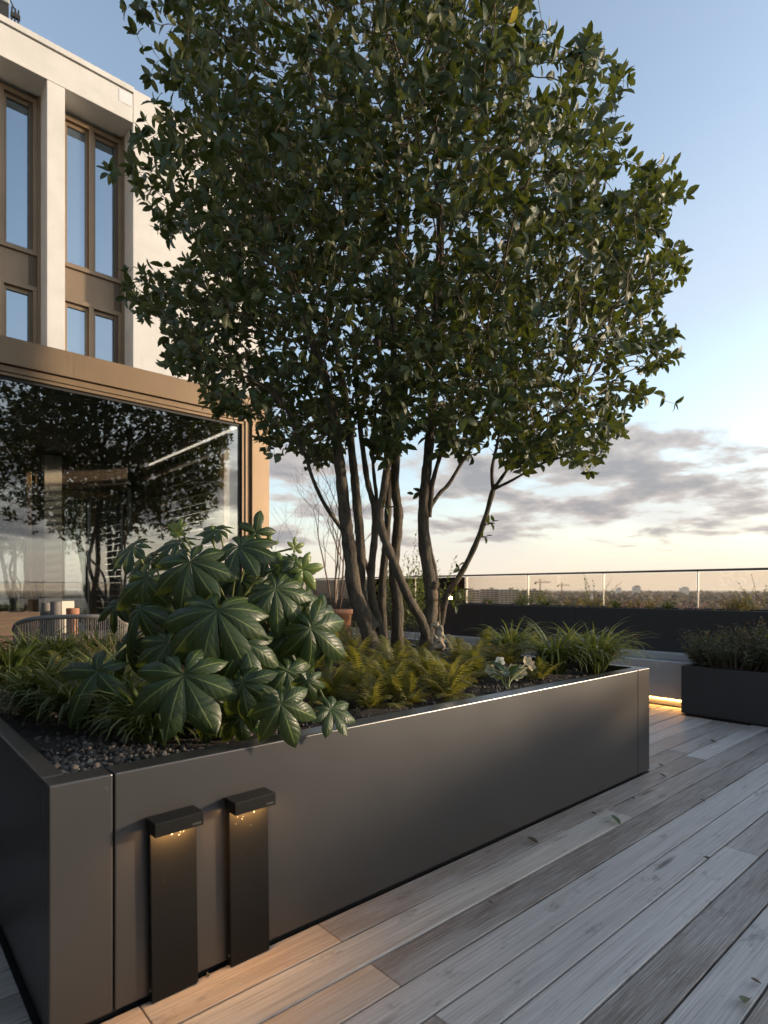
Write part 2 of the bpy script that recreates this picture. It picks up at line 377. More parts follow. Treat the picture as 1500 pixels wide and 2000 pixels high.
t = NT('stem_green'); t.bsdf((.16, .18, .06), .5)
# city
t = NT('land'); v = t.coord(); n1 = t.noise(.006, 8, .62, v); n2 = t.noise(.03, 6, .6, v); n3 = t.noise(.0011, 4, .5, v)
c = t.mix(t.rng(n2, .35, .65), (.030, .024, .017), (.085, .070, .050)); c = t.mix(t.rng(n1, .52, .60), c, (.11, .105, .095)); c = t.mix(t.rng(n3, .56, .60), c, (.075, .11, .035))
t.bsdf(c, .95)
t = NT('woods'); a = t.attr('rnd'); t.bsdf(t.ramp(a, [(0, (.028, .026, .016)), (.5, (.065, .048, .034)), (.8, (.090, .066, .05)), (1, (.05, .06, .025))]), .95)
def plain(name, col, rough=.8, metal=0.): t = NT(name); n = t.noise(.4, 4, .6, t.coord()); t.bsdf(t.mix(t.rng(n, .35, .65), tuple(x*.88 for x in col), tuple(x*1.1 for x in col)), rough, metal)
plain('block_wall', (.34, .29, .24)); plain('block_brick', (.22, .13, .09)); plain('block_slab', (.52, .48, .43)); plain('block_glass', (.07, .08, .09), .25); plain('white_hall', (.66, .65, .63)); plain('roof_grey', (.16, .15, .145)); plain('roof_red', (.22, .08, .05))
plain('crane_paint', (.30, .13, .05)); plain('turbine_white', (.62, .62, .62))
plain('sheet_white', (.60, .61, .62), .4)
# ---------------------------------------------------------------- deck
PITCH = 0.1415; Y0 = 1.671
PX0, PX1, PY1, PZ = 0.358, 3.735, 4.10, 0.654           # main planter
deck = MB().box(-2.6, 6.6, -3.6, 10.0, -0.12, -0.034).obj('deck', MAT['under_deck']); deck['kind'] = 'structure'
LG, TAN, BRN, DRK, MID = (.58, .55, .52), (.52, .39, .275), (.255, .203, .165), (.175, .138, .113), (.38, .34, .305)
xj = float(onz(1215, 1590, 0)[0])
ROWS = {0: ([.58, 1.18, 4.27], [TAN, TAN, BRN, LG]), 1: ([xj], [(.52, .465, .40), (.30, .255, .22)]), 2: ([1.177], [TAN, DRK]), 3: ([-.4, 5.1], [BRN, (.56, .53, .50), MID]),
        4: ([1.164], [BRN, LG]), 5: ([2.9], [LG, MID]), 6: ([.3, 4.4], [MID, DRK, LG]), 7: ([3.6], [LG, (.48, .455, .43)]), 8: ([1.7], [MID, BRN]), 9: ([], [LG])}
rp = random.Random(5)
def plank(x0, x1, y0, col):
    L = x1 - x0 - .003; w = PITCH - .0075
    o = MB().box(-L/2, L/2, -w/2, w/2, -.03, 0).obj('plank', MAT['deck_wood'], bevel=.003, seg=2)
    o.parent = deck; o.location = ((x0 + x1)/2, y0 - PITCH/2, rp.uniform(-.0012, .0012)); kk = rp.uniform(.9, 1.08); o.color = (*[c * kk for c in col], 1)
for r in range(-46, 30):
    yt = Y0 - r * PITCH; spans = [(-2.5, 5.95)]
    if r < 0:
        if yt <= PY1 + .15: spans = [(-2.5, PX0 - .012), (PX1 + .012, 5.95 if yt > 2.3 else 5.62)]
        if yt > 6.6: spans = [(3.95, 5.95)]
    for a, b in spans:
        if r in ROWS: js, cols = ROWS[r]
        else:
            js = []; x = a + rp.uniform(.4, 2.6)
            while x < b - .4: js.append(x); x += rp.uniform(1.6, 2.9)
            cols = [rp.choice([LG, LG, MID, BRN, (.45, .43, .41)]) for _ in range(len(js) + 1)]
        ed = [a] + [j for j in js if a < j < b] + [b]
        for k in range(len(ed) - 1): plank(ed[k], ed[k+1], yt, cols[k])
# ---------------------------------------------------------------- main planter
planter = thing('planter_box', 'large dark grey powder-coated metal planter holding the multi-stem tree', 'planter', ((PX0 + PX1)/2, (Y0 + PY1)/2, 0))
RW, RL = .085, .055; pm = MAT['planter_paint']; g = .0022; SL, SR = .514, 3.577
def panel(nm, x0, x1, y0, y1, lab=None):
    o = MB().box(x0, x1, y0, y1, .012, PZ).obj(nm, pm, planter, bevel=.0045, seg=3)
    if lab: o['label'] = lab
panel('front_panel', SL + g, SR - g, Y0, Y0 + RW)
panel('corner_panel', PX0, SL - g, Y0, Y0 + RW); panel('corner_panel', SR + g, PX1, Y0, Y0 + RW)
panel('end_panel', PX0, PX0 + RL, Y0 + RW + .001, PY1 - RL); panel('end_panel', PX1 - RL, PX1, Y0 + RW + .001, PY1 - RL)
panel('back_panel', PX0, PX1, PY1 - RL + .001, PY1)
MB().box(SL - .02, SL + .02, Y0 + .012, Y0 + RW - .004, .02, PZ - .012).obj('joint_backing', MAT['gasket'], planter)
MB().box(SR - .02, SR + .02, Y0 + .012, Y0 + RW - .004, .02, PZ - .012).obj('joint_backing', MAT['gasket'], planter)
MB().box(PX0 + .03, PX1 - .03, Y0 + .03, PY1 - .03, -.02, .02).obj('plinth', MAT['gasket'], planter)
# soil: an uneven bed filling the planter
SOILZ = .605
def soil_z(x, y): return SOILZ + .018 * math.sin(x * 5.1 + 1) * math.cos(y * 4.3) + .010 * math.sin(x * 13 + y * 9) + .05 * math.exp(-((x - 3.0)**2 + (y - 3.1)**2) / .5)
nx, ny = 90, 64; xs = np.linspace(PX0 + RL + .001, PX1 - RL - .001, nx); ys = np.linspace(Y0 + RW + .001, PY1 - RL - .002, ny)
V = [(x, y, soil_z(x, y) + random.uniform(-.006, .006)) for y in ys for x in xs]
F = np.array([(j*nx + i, j*nx + i + 1, (j+1)*nx + i + 1, (j+1)*nx + i) for j in range(ny - 1) for i in range(nx - 1)])
child_at('soil', mesh_np('soil', V, F), MAT['soil'], planter)
# lava grit on the bed
def rock_template():
    bm = bmesh.new(); bmesh.ops.create_icosphere(bm, subdivisions=1, radius=1)
    V = np.array([v.co[:] for v in bm.verts]); F = np.array([[v.index for v in f.verts] for f in bm.faces]); bm.free(); return V, F
RV, RF = rock_template()
def scatter_rocks(n, sampler, smin, smax):
    Vs, Fs, A = [], [], []
    for i in range(n):
        x, y, z = sampler(); s = RNG.uniform(smin, smax) * (1 if RNG.random() < .9 else 1.7); q = RV * (1 + RNG.uniform(-.28, .28, (len(RV), 1))) * (RNG.uniform(.6, 1.1, 3) * s)
        a = RNG.uniform(0, 6.28); c, sn = math.cos(a), math.sin(a); q = np.c_[q[:,0]*c - q[:,1]*sn, q[:,0]*sn + q[:,1]*c, q[:,2]]
        Fs.append(RF + len(Vs) * len(RV)); Vs.append(q + (x, y, z)); A.append(np.full(len(RV), RNG.random()))
    return np.vstack(Vs), np.vstack(Fs), {'rnd': np.concatenate(A)}
def s_corner():
    while True:
        x = RNG.uniform(PX0 + RL + .01, 1.1); y = RNG.uniform(Y0 + RW + .005, 2.2)
        if RNG.random() < math.exp(-((x - .46)**2 * 30 + (y - 1.8)**2 * 22)): return x, y, soil_z(x, y) + RNG.uniform(0, .012)
def s_all():
    x = RNG.uniform(PX0 + RL + .01, PX1 - RL - .01); y = RNG.uniform(Y0 + RW + .005, 3.6); return x, y, soil_z(x, y) + .003
Vg, Fg, Ag = scatter_rocks(1500, s_corner, .0045, .011); o = link('gravel', mesh_np('gravel', Vg, Fg, Ag, False), MAT['gravel']); tag(o, 'dark lava gravel mulch in the near left corner of the large planter', 'gravel', kind='stuff')
Vg, Fg, Ag = scatter_rocks(2600, s_all, .004, .010); o = link('bark_mulch', mesh_np('bark_mulch', Vg, Fg, Ag, False), MAT['gravel']); tag(o, 'dark crumbly mulch scattered between the ferns in the planter', 'mulch', kind='stuff')
# ---------------------------------------------------------------- bollard lights
def text_mesh(s, size):
    cu = bpy.data.curves.new('txt', 'FONT'); cu.body = s; cu.size = size; cu.extrude = .0002; cu.space_character = 1.25; cu.align_x = 'RIGHT'
    o = bpy.data.objects.new('txt', cu); COL.objects.link(o); dg = bpy.context.evaluated_depsgraph_get()
    me = bpy.data.meshes.new_from_object(o.evaluated_get(dg)); bpy.data.objects.remove(o); return me
def bollard(x0, label, tilt):
    w = .1345; r = thing('bollard_light', label, 'lamp', (x0, 1.645, 0.0), 'pair of bollard lights against the planter')
    bm_ = MAT['bollard_paint']
    def part(mb, nm, m, par=r, bev=.0015):
        o = link(nm, mb.mesh(nm), m, par)
        if bev: md = o.modifiers.new('bevel', 'BEVEL'); md.width = bev; md.segments = 2; md.limit_method = 'ANGLE'
        return o
    part(MB().box(.001, w, 0, .021, .004, .476), 'body', bm_)
    part(MB().box(.004, w - .003, .003, .0225, 0, .004), 'base_plate', bm_, bev=0)
    cap = part(MB().box(-.002, w + .002, -.045, .0225, .477, .515), 'cap', bm_)
    part(MB().box(.012, w - .012, -.034, -.012, .4752, .4768), 'diffuser', MAT['led_warm'], cap, 0)
    tm = text_mesh('SIMES', .0085); t = link('lettering', tm, MAT['print_grey'], cap); t.rotation_euler = (math.pi/2, 0, 0); t.location = (w - .006, -.0455, .4835)
    for zz in (.035,):
        s = MB(); s.tube([(-.0012, .011, zz), (.002, .011, zz)], .0036, 10); part(s, 'screw', MAT['screw'], r, 0)
    r.rotation_euler = (0, math.radians(tilt), 0)
    ld = bpy.data.lights.new('led', 'AREA'); ld.shape = 'RECTANGLE'; ld.size = .105; ld.size_y = .018; ld.energy = .95; ld.color = (1.0, .52, .17)
    lo = bpy.data.objects.new('led', ld); COL.objects.link(lo); lo.parent = r; lo.location = (w/2, -.023, .4745); lo.rotation_euler = (math.radians(26), 0, 0)
    sp = MB(); rr = random.Random(int(x0 * 1000))       # dried water specks under the cap
    for i in range(9):
        px_, pz_ = rr.gauss(.062, .03), .473 - abs(rr.gauss(0, .026)); l = rr.uniform(.0008, .0045); sx = rr.uniform(.00025, .0006)
        if .01 < px_ < w - .01: sp.box(px_ - sx, px_ + sx, -.0006, .0002, pz_ - l, pz_)
    part(sp, 'lime_specks', MAT['sheet_white'], r, 0)['kind'] = 'stuff'
bollard(.606, 'black bollard light nearer the planter corner, left one of the pair', -.75)
bollard(.843, 'black bollard light farther along the planter front, right one of the pair', -.75)
# ---------------------------------------------------------------- bench with skylight glass along the edge of the terrace
BX, BY0, BY1 = 5.97, 2.262, 11.5
bench = thing('concrete_bench', 'long pale concrete ledge with inset glass top and warm light strip underneath', 'bench', (BX + .35, 6.8, 0))
n = 4; L = (BY1 - BY0) / n
for k in range(n): MB().box(BX, BX + .10, BY0 + k*L + .002, BY0 + (k+1)*L - .002, .072, .433).obj('front_slab', MAT['bench_concrete'], bench, bevel=.004)
MB().box(BX + .05, BX + .10, BY0, BY1, 0, .070).obj('recess_board', MAT['bench_concrete'], bench)
MB().box(BX + .03, BX + .042, BY0 + .01, BY1, .052, .068).obj('light_strip', MAT['led_orange'], bench)
MB().box(BX + .101, BX + .52, BY0, BY1, .36, .405).obj('glass_top', MAT['glass_ledge'], bench, bevel=.003)
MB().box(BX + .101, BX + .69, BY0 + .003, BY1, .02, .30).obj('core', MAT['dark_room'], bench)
MB().box(BX + .001, BX + .69, BY0 - .02, BY0 - .002, .072, .43).obj('end_slab', MAT['ledge_stone'], bench, bevel=.004)
for k in range(14):
    a = BY0 + k * .68
    if a < BY1 - .6: MB().box(BX + .53, BX + .685, a + .002, a + .676, .30, .462).obj('flashing', MAT['sheet_white'], bench, bevel=.004)
for k in range(6):
    ld = bpy.data.lights.new('strip_led', 'AREA'); ld.shape = 'RECTANGLE'; ld.size = .9; ld.size_y = .02; ld.energy = 1.5; ld.color = (1.0, .46, .12)
    lo = bpy.data.objects.new('strip_led', ld); COL.objects.link(lo); lo.location = (BX + .028, BY0 + .5 + k * .95, .06); lo.rotation_euler = (0, math.radians(48), math.pi/2 - math.pi/2)
    lo.rotation_euler = Vector((.75, 0, .66)).to_track_quat('Z', 'Y').to_euler()
# ---------------------------------------------------------------- shrub planter (right) and parapet planter
shrubbox = thing('planter_box', 'low black planter filled with dense dark shrubs at the right edge', 'planter', (6.1, -.5, 0))
fp = MAT['far_planter_paint']
MB().box(5.63, 5.69, -3.2, 2.23, .02, .453).obj('side_panel', fp, shrubbox, bevel=.004); MB().box(6.50, 6.55, -3.2, 2.23, .02, .453).obj('side_panel', fp, shrubbox, bevel=.004)
MB().box(5.691, 6.499, 2.17, 2.23, .02, .453).obj('end_panel', fp, shrubbox, bevel=.004); MB().box(5.691, 6.499, -3.2, -3.14, .02, .453).obj('end_panel', fp, shrubbox, bevel=.004)
MB().box(5.691, 6.499, -3.139, 2.169, .05, .40).obj('soil', MAT['soil'], shrubbox); MB().box(5.66, 6.52, -3.17, 2.2, 0, .02).obj('plinth', MAT['gasket'], shrubbox)
far = thing('parapet_planter', 'long black parapet planter running below the glass balustrade', 'planter', (7.0, 4, 0)); FX0, FX1, FZ = 6.67, 7.36, .93
ys_ = [3.9 + 2.55 * k for k in range(-5, 5)]
for a, b in zip(ys_, ys_[1:]): MB().box(FX0, FX0 + .05, a + .002, b - .002, .0, FZ).obj('front_panel', fp, far, bevel=.004)
MB().box(FX1 - .05, FX1, ys_[0], ys_[-1], 0, FZ).obj('back_panel', fp, far, bevel=.004)
MB().box(FX0 + .051, FX1 - .051, ys_[0], ys_[-1], .1, FZ - .03).obj('soil', MAT['soil'], far)
def balustrade(label, pts_fn, n, horiz):
    r = thing('glass_balustrade', label, 'balustrade', pts_fn(0, 0))
    sp = 1.19
    def B(nm, a, b, dx, z0, z1, m, bev=0):      # run coordinate a..b, thickness dx
        p, q = pts_fn(a, 0), pts_fn(b, 0)
        x0, x1 = sorted((p[0], q[0])); y0, y1 = sorted((p[1], q[1]))
        if horiz: mb = MB().box(x0, x1, y0 - dx, y0 + dx, z0, z1)
        else: mb = MB().box(x0 - dx, x0 + dx, y0, y1, z0, z1)
        mb.obj(nm, m, r, bevel=bev)
    B('handrail', 0, n * sp, .024, 1.362, 1.388, MAT['rail_metal'], .006); B('base_channel', 0, n * sp, .03, .86, .90, MAT['post_metal'], .003)
    for k in range(n + 1): B('post', k * sp - .005, k * sp + .005, .010, .90, 1.362, MAT['post_metal'])
    for k in range(n): B('pane', k * sp + .018, (k+1) * sp - .018, .005, .905, 1.352, MAT['glass_rail'])
balustrade('glass balustrade with slim posts and dark handrail above the parapet planter', lambda a, b: (7.45, 2.76 - 1.19 * 9 + a, 0), 19, False)
balustrade('glass balustrade on the side of the terrace mirrored in the pavilion glass', lambda a, b: (-6.5 + a, -8.0, 0), 11, True)
# roof edge under the terrace so the parapet stands on something
rb = MB().box(-16, 7.7, -8.3, 26, -30, -.125).obj('tower_block', MAT['roof_grey']); rb['kind'] = 'structure'
MB().box(-9, 6.6, -8.25, -3.65, -.12, -.02).obj('roof_paving', MAT['bench_concrete'])['kind'] = 'structure'
MB().box(6.6, 7.69, -8.25, 16, -.12, -.012).obj('roof_edge', MAT['bench_concrete'])['kind'] = 'structure'
# ---------------------------------------------------------------- glass pavilion
GY = 6.60; bz, bzd = MAT['bronze'], MAT['bronze_dark']; pav = thing('glass_pavilion', 'bronze-framed glass pavilion with dark slatted ceiling behind the planter', 'pavilion', (0, 8.4, 0)); XL = -5.0
def pb(nm, x0, x1, y0, y1, z0, z1, m, bev=.003, par=None): return MB().box(x0, x1, y0, y1, z0, z1).obj(nm, m, par or pav, bevel=bev)
pb('fascia', XL, 3.917, GY, GY + .12, 3.305, 3.565, bz); pb('roof', XL, 3.90, GY + .121, 10.4, 3.42, 3.55, MAT['roof_grey'])
pb('head_frame', XL, 3.655, GY + .035, GY + .14, 3.24, 3.300, bz); pb('head_frame', XL, 3.60, GY + .050, GY + .14, 3.205, 3.238, bz)
pb('joint', XL, 3.65, GY + .06, GY + .13, 3.2385, 3.2395, MAT['gasket'], 0)
pb('gasket', XL, 3.56, GY + .075, GY + .12, 3.175, 3.2045, MAT['gasket'], 0)
pb('jamb', 3.60, 3.655, GY + .035, GY + .14, 0, 3.239, bz); pb('jamb', 3.56, 3.598, GY + .050, GY + .14, 0, 3.204, bz); pb('gasket', 3.53, 3.558, GY + .075, GY + .12, 0, 3.175, MAT['gasket'], 0)
pb('corner_post', 3.672, 3.917, GY, GY + .09, 0, 3.304, bz, .004)
pb('glazing', XL, 3.535, GY + .088, GY + .10, .05, 3.178, MAT['glass_front'], 0); pb('sill', XL, 3.53, GY + .04, GY + .14, 0, .05, bz)
pb('floor', XL, 3.6, GY + .15, 12.4, -.03, .012, MAT['table_wood'], 0)
CZ = 3.16
y = GY + .20
while y < 10.0: pb('ceiling_slat', XL, 3.48, y, y + .078, CZ, CZ + .03, MAT['slat_wood'], .004); y += .098
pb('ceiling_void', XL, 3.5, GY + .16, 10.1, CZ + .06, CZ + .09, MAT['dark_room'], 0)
# right-hand side: plaster pier, bronze post, louvred timber screen, clerestory above
RX = 3.50
pb('fabric_screen', RX + .05, RX + .053, GY + .16, 7.10, .012, 2.95, MAT['screen_fabric'], 0); pb('side_post', RX - .02, RX + .10, 7.105, 7.26, .012, 2.95, bz); pb('side_rail', RX - .02, RX + .11, GY + .16, 9.95, 2.951, 2.995, bz)
pb('clerestory', RX + .04, RX + .05, GY + .16, 9.95, 2.997, CZ, MAT['glass_rail'], 0)
z = .10
while z < 2.90: pb('louvre', RX, RX + .06, 7.265, 9.0, z, z + .098, MAT['slat_wood'], .003); z += .118
pb('screen_post', RX - .01, RX + .08, 9.005, 9.09, .012, 2.95, bzd)
z = .10
while z < 2.90: pb('louvre', RX + .03, RX + .07, 9.095, 9.9, z, z + .114, MAT['slat_wood'], .003); z += .118
# rear glazing
BY = 10.0
def bx(px): return float(onY(px, 1100, BY)[0])
ztop = float(onY(215, 966, BY)[2])
pb('rear_pier', bx(83), bx(117), BY - .12, BY + .1, .012, 3.15, MAT['inner_plaster'])
for a, b in ((118, 125), (176, 187), (238, 246)): pb('mullion', bx(a), bx(b), BY - .05, BY + .05, .012, ztop, bz)
pb('white_jamb', bx(248), bx(254), BY - .06, BY + .05, .012, ztop + .12, MAT['sheet_white'])
for a, b in ((125, 176), (187, 238)):
    pb('transom', bx(a) + .002, bx(b) - .002, BY - .045, BY + .045, ztop - .10, ztop, bz); pb('pane', bx(a) + .002, bx(b) - .002, BY - .006, BY + .006, .05, ztop - .102, MAT['glass_inner'], 0)
pb('upper_panel', bx(118), bx(248), BY - .03, BY + .03, ztop + .002, 3.15, MAT['slat_wood'])
pb('door_stile', bx(49), bx(60), BY - .06, BY + .03, .012, 2.9, bz); pb('door_stile', bx(66), bx(82), BY - .06, BY + .03, .012, 2.9, bzd); pb('pane', bx(-190), bx(48), BY - .006, BY + .006, .05, 2.9, MAT['glass_inner'], 0)
pb('door_handle', bx(54), bx(58), BY - .12, BY - .07, 1.05, 1.35, MAT['post_metal'], .004)
def curtain(x0, x1, yb, m, z0, z1):
    n = max(12, int((x1 - x0) / .022)); mb = MB(); vs = []
    for i in range(n + 1):
        x = x0 + (x1 - x0) * i / n; yy = yb + .03 * math.sin(i * 1.15) + .012 * math.sin(i * .37); vs += [(x, yy, z0), (x, yy, z1)]
    b = mb.verts(vs); mb.F += [(b + 2*i, b + 2*i + 2, b + 2*i + 3, b + 2*i + 1) for i in range(n)]
    mb.obj('curtain', m, pav, smooth=True)
curtain(bx(125), bx(176), BY + .3, MAT['curtain'], .3, 1.75); curtain(bx(-60), bx(46), BY + .3, MAT['curtain_green'], .1, 1.95)
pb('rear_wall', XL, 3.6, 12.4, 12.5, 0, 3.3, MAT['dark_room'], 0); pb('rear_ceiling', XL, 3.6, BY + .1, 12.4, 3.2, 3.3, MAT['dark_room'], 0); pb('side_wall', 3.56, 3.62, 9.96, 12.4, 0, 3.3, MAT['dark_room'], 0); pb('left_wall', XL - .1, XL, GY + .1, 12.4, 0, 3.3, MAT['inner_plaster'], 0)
# ---------------------------------------------------------------- concrete office building behind
OY = 12.6; fc = MAT['facade_concrete']; off_ = thing('office_building', 'pale concrete building with tall bronze-framed windows above the pavilion', 'building', (0, 16, 0))
def ox(px, Y=OY): return float(onY(px, 400, Y)[0])
def oz(px, py, Y=OY): return float(onY(px, py, Y)[2])
def ob(nm, x0, x1, y0, y1, z0, z1, m, bev=.006, par=None): return MB().box(x0, x1, y0, y1, z0, z1).obj(nm, m, par or off_, bevel=bev)
zr = oz(260, 181); zs = oz(127, 172); c0, c1, wr, we = ox(92), ox(127), ox(260), ox(514); bay = wr - c1; colw = c1 - c0
xl = c0 - 3 * (bay + colw); REC = .55
ob('lintel', xl, wr - .006, OY, OY + .8, zs, zr - .035, fc); ob('coping', xl, wr + .01, OY - .03, OY + .85, zr - .012, zr + .10, fc); ob('coping_gap', xl, wr, OY + .03, OY + .7, zr - .034, zr - .0125, MAT['gasket'], 0)
zj = oz(300, 535)
ob('wall_panel', wr, we, OY - .004, OY + 6, zj + .008, zr + .085, fc); ob('wall_panel', wr, we, OY - .004, OY + 6, 0, zj - .008, fc); ob('joint', wr + .02, we - .02, OY + .03, OY + 5, zj - .0075, zj + .0075, MAT['gasket'], 0)
ob('flashing', wr - .28, wr - .03, OY - .006, OY - .0005, zr - .32, zr - .07, MAT['sheet_white'], 0)
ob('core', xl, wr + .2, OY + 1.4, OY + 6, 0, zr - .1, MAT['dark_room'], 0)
zu = oz(190, 540, OY + REC); zl = oz(190, 597, OY + REC)
for k in range(4):
    a1 = c0 - k * (bay + colw); a0 = a1 - bay; pc0, pc1 = (c0 - k*(bay+colw), c1 - k*(bay+colw))
    ob('column', pc0, pc1, OY + .006, OY + .8, 0, zs - .004, fc)
    if k == 0: bays = [(c1, wr), (a0, a1)]
    else: bays = [(a0, a1)]
    for p, q in bays:
        win = [('window', zu, zs, True), ('window', 2.0, zl, False)]
        yb = OY + REC
        ob('spandrel', p + .06, q - .06, yb + .03, yb + .10, zl + .002, zu - .002, bz, .003)
        ob('jamb_strip', p + .001, p + .055, yb - .03, yb + .2, 1.5, zs - .02, bz, .003); ob('jamb_strip', q - .055, q - .001, yb - .03, yb + .2, 1.5, zs - .02, bz, .003)
        ob('reveal', q - .20, q - .0565, yb + .02, yb + .2, 1.5, zs - .02, bzd, .003)
        for nm, z0, z1, upper in win:
            w = ob(nm, p + .056, q - .056, yb - .02, yb + .06, z0, z0 + .09 if upper else z0 + .09, bz, .003)       # sill member carries the window's parts
            def wp(nm2, x0, x1, y0, y1, za, zb, m, bev=.003): return MB().box(x0, x1, y0, y1, za, zb).obj(nm2, m, w, bevel=bev)
            top = z1 - (.10 if upper else 0)
            wp('frame', p + .056, q - .056, yb - .02, yb + .06, top - .09, top, bz)
            mid = (p + q) / 2 - .02
            for fx0, fx1 in ((p + .056, p + .13), (mid - .045, mid + .045), (q - .13, q - .057)): wp('frame', fx0, fx1, yb - .019, yb + .061, z0 + .091, top - .091, bz)
            for gx0, gx1 in ((p + .131, mid - .046), (mid + .046, q - .131)):
                for fa, fb in ((gx0, gx0 + .05), (gx1 - .05, gx1)): wp('sash', fa, fb, yb + .05, yb + .11, z0 + .092, top - .092, bz)
                wp('sash', gx0 + .0505, gx1 - .0505, yb + .05, yb + .11, top - .17, top - .092, bz)
                wp('pane', gx0 + .0505, gx1 - .0505, yb + .085, yb + .095, z0 + .092, top - .171, MAT['window_glass'], 0)
# aerials on the roof
ant = thing('roof_aerial', 'grey aerial box and dark bracket on the roof edge at top left', 'aerial', (ox(10), OY + .9, zr + .1))
q = P(9, -10, OY / ray(9, 0)[1] * 1.06)
MB().box(q[0] - .16, q[0] + .07, q[1] - .1, q[1] + .1, q[2] - .20, q[2] + .75).obj('housing', MAT['antenna_grey'], ant, bevel=.02); MB().box(q[0] - .10, q[0] + .06, q[1] - .06, q[1] + .06, zr + .05, q[2] - .201).obj('foot', MAT['gasket'], ant)
q2 = P(30, 34, OY / ray(30, 0)[1] * 1.06)
mb = MB(); 
for dx in (-.055, 0, .055): mb.tube([(q2[0] + dx - .03, q2[1], zr + .05), (q2[0] + dx, q2[1], q2[2] + .17)], .016, 6)
mb.box(q2[0] - .08, q2[0] + .08, q2[1] - .03, q2[1] + .03, q2[2] - .02, q2[2] + .06); mb.obj('bracket', MAT['gasket'], ant)
MB().tube(catmull([(q[0] + .07, q[1], q[2]), (q[0] + .2, q[1], q[2] - .25), (q2[0] - .05, q2[1], q2[2])]), .014, 6).obj('cable', MAT['gasket'], ant)
# ---------------------------------------------------------------- the city below
GZ = -31.0
ground = link('ground', mesh_np('ground', [(-16000, -16000, GZ), (16000, -16000, GZ), (16000, 16000, GZ), (-16000, 16000, GZ)], [(0, 1, 2, 3)], None, False), MAT['land']); ground['kind'] = 'structure'
def spot(px, D): 
    v = ray(px, 1151) * D; return np.array([v[0], v[1], GZ])
def frame_at(px, D, yaw):      # local axes: u along facade, w into depth
    c = spot(px, D); a = TH - math.pi/2 + math.radians(yaw); return c, np.array([math.cos(a), math.sin(a), 0]), np.array([-math.sin(a), math.cos(a), 0])
def block(px, D, wpx, hpx, label, floors, yaw=0, depth=12, brick=False, cat='building', group='apartment blocks on the skyline'):
    c, u, w = frame_at(px, D, yaw); Wd = wpx * D / FPX; Ht = hpx; r = thing('apartment_block', label, cat, c, group)
    Z = np.array([0, 0, 1.])
    def bb(nm, uc, wc, zc, hu, hw, hz, m): MB().obox(c + u*uc + w*wc + Z*zc, u*hu, w*hw, Z*hz).obj(nm, m, r)
    bb('wall', 0, depth/2 + 1.2, Ht/2, Wd/2, depth/2, Ht/2, MAT['block_brick' if brick else 'block_wall'])
    fh = Ht / floors; nb = max(3, int(Wd / 5.5)); bw = Wd / nb
    for f in range(floors):
        bb('balcony', 0, .55, f*fh + fh*.16, Wd/2 + .2, .62, fh*.17, MAT['block_slab'])
        for k in range(nb):
            bb('window', -Wd/2 + (k + .5)*bw, 1.0, f*fh + fh*.66, bw*.34, .22, fh*.26, MAT['block_glass'])
    bb('parapet', 0, depth/2 + 1, Ht + .4, Wd/2 + .25, depth/2 + .3, .4, MAT['block_slab']); bb('lift_house', Wd*.12, depth/2 + 1, Ht + 2, 2.4, 2.6, 1.3, MAT['block_wall'])
block(918, 860, 40, 30.5, 'pale slab of flats just right of the leaning outer stem', 9, 8)
block(957, 900, 34, 31.5, 'flats with light balconies, second slab from the leaning stem', 10, -4)
block(996, 880, 38, 31, 'flats with light balconies, third slab from the leaning stem', 9, 6)
block(1040, 930, 40, 30, 'brownish slab of flats left of the taller tower crane', 9, -3, brick=True)
block(884, 1000, 20, 38, 'tall narrow tower of flats directly behind the leaning stem', 12, 5)
def hall(px, D, wpx, h, label, red=False, z=0):
    c, u, w = frame_at(px, D, random.uniform(-10, 10)); Wd = wpx * D / FPX; Z = np.array([0, 0, 1.]); r = thing('warehouse', label, 'building', c, 'low halls in the distance')
    MB().obox(c + w*12 + Z*h/2, u*Wd/2, w*12, Z*h/2).obj('wall', MAT['white_hall'], r); MB().obox(c + w*12 + Z*(h + .5), u*(Wd/2 + .6), w*12.6, Z*.5).obj('roof', MAT['roof_red' if red else 'roof_grey'], r)
    n = max(3, int(Wd / 14))
    for k in range(n): MB().obox(c + u*(-Wd/2 + (k + .5)*Wd/n) - w*.05 + Z*h*.6, u*Wd/n*.28, w*.1, Z*h*.12).obj('window', MAT['block_glass'], r)
for a in ((1372, 1250, 46, 9, 'long white hall behind the balustrade post above the bench'), (1410, 1350, 30, 11, 'white hall right of the longest white hall'), (1335, 1400, 24, 8, 'small white hall left of the longest white hall'), (1272, 1500, 20, 8, 'white hall below the horizon left of the green field'),
          (1160, 1150, 30, 9, 'pale roofed hall beside the church spire'), (650, 900, 50, 10, 'long low white hall behind the terracotta pot'), (615, 1300, 60, 12, 'wide low hall on the horizon behind the bare tree'), (1108, 1700, 50, 12, 'low hall with red roof under the shorter crane', True), (1455, 1600, 34, 9, 'pale hall near the right edge of the view')): hall(*a)
# church with spire
c, u, w = frame_at(1150, 1100, 12); Z = np.array([0, 0, 1.]); ch = thing('church', 'small church with a pale pointed spire among brown trees', 'church', c)
MB().obox(c + Z*4, u*5, w*9, Z*4).obj('nave', MAT['block_brick'], ch); MB().obox(c - w*10 + Z*7, u*2.2, w*2.2, Z*7).obj('tower', MAT['white_hall'], ch)
mb = MB(); b = mb.verts([c - w*10 + Z*14 + u*2.4*i + w*2.4*j for i, j in ((-1,-1),(1,-1),(1,1),(-1,1))] + [c - w*10 + Z*27]); mb.F += [(b, b+1, b+4), (b+1, b+2, b+4), (b+2, b+3, b+4), (b+3, b, b+4)]; mb.obj('spire', MAT['white_hall'], ch)
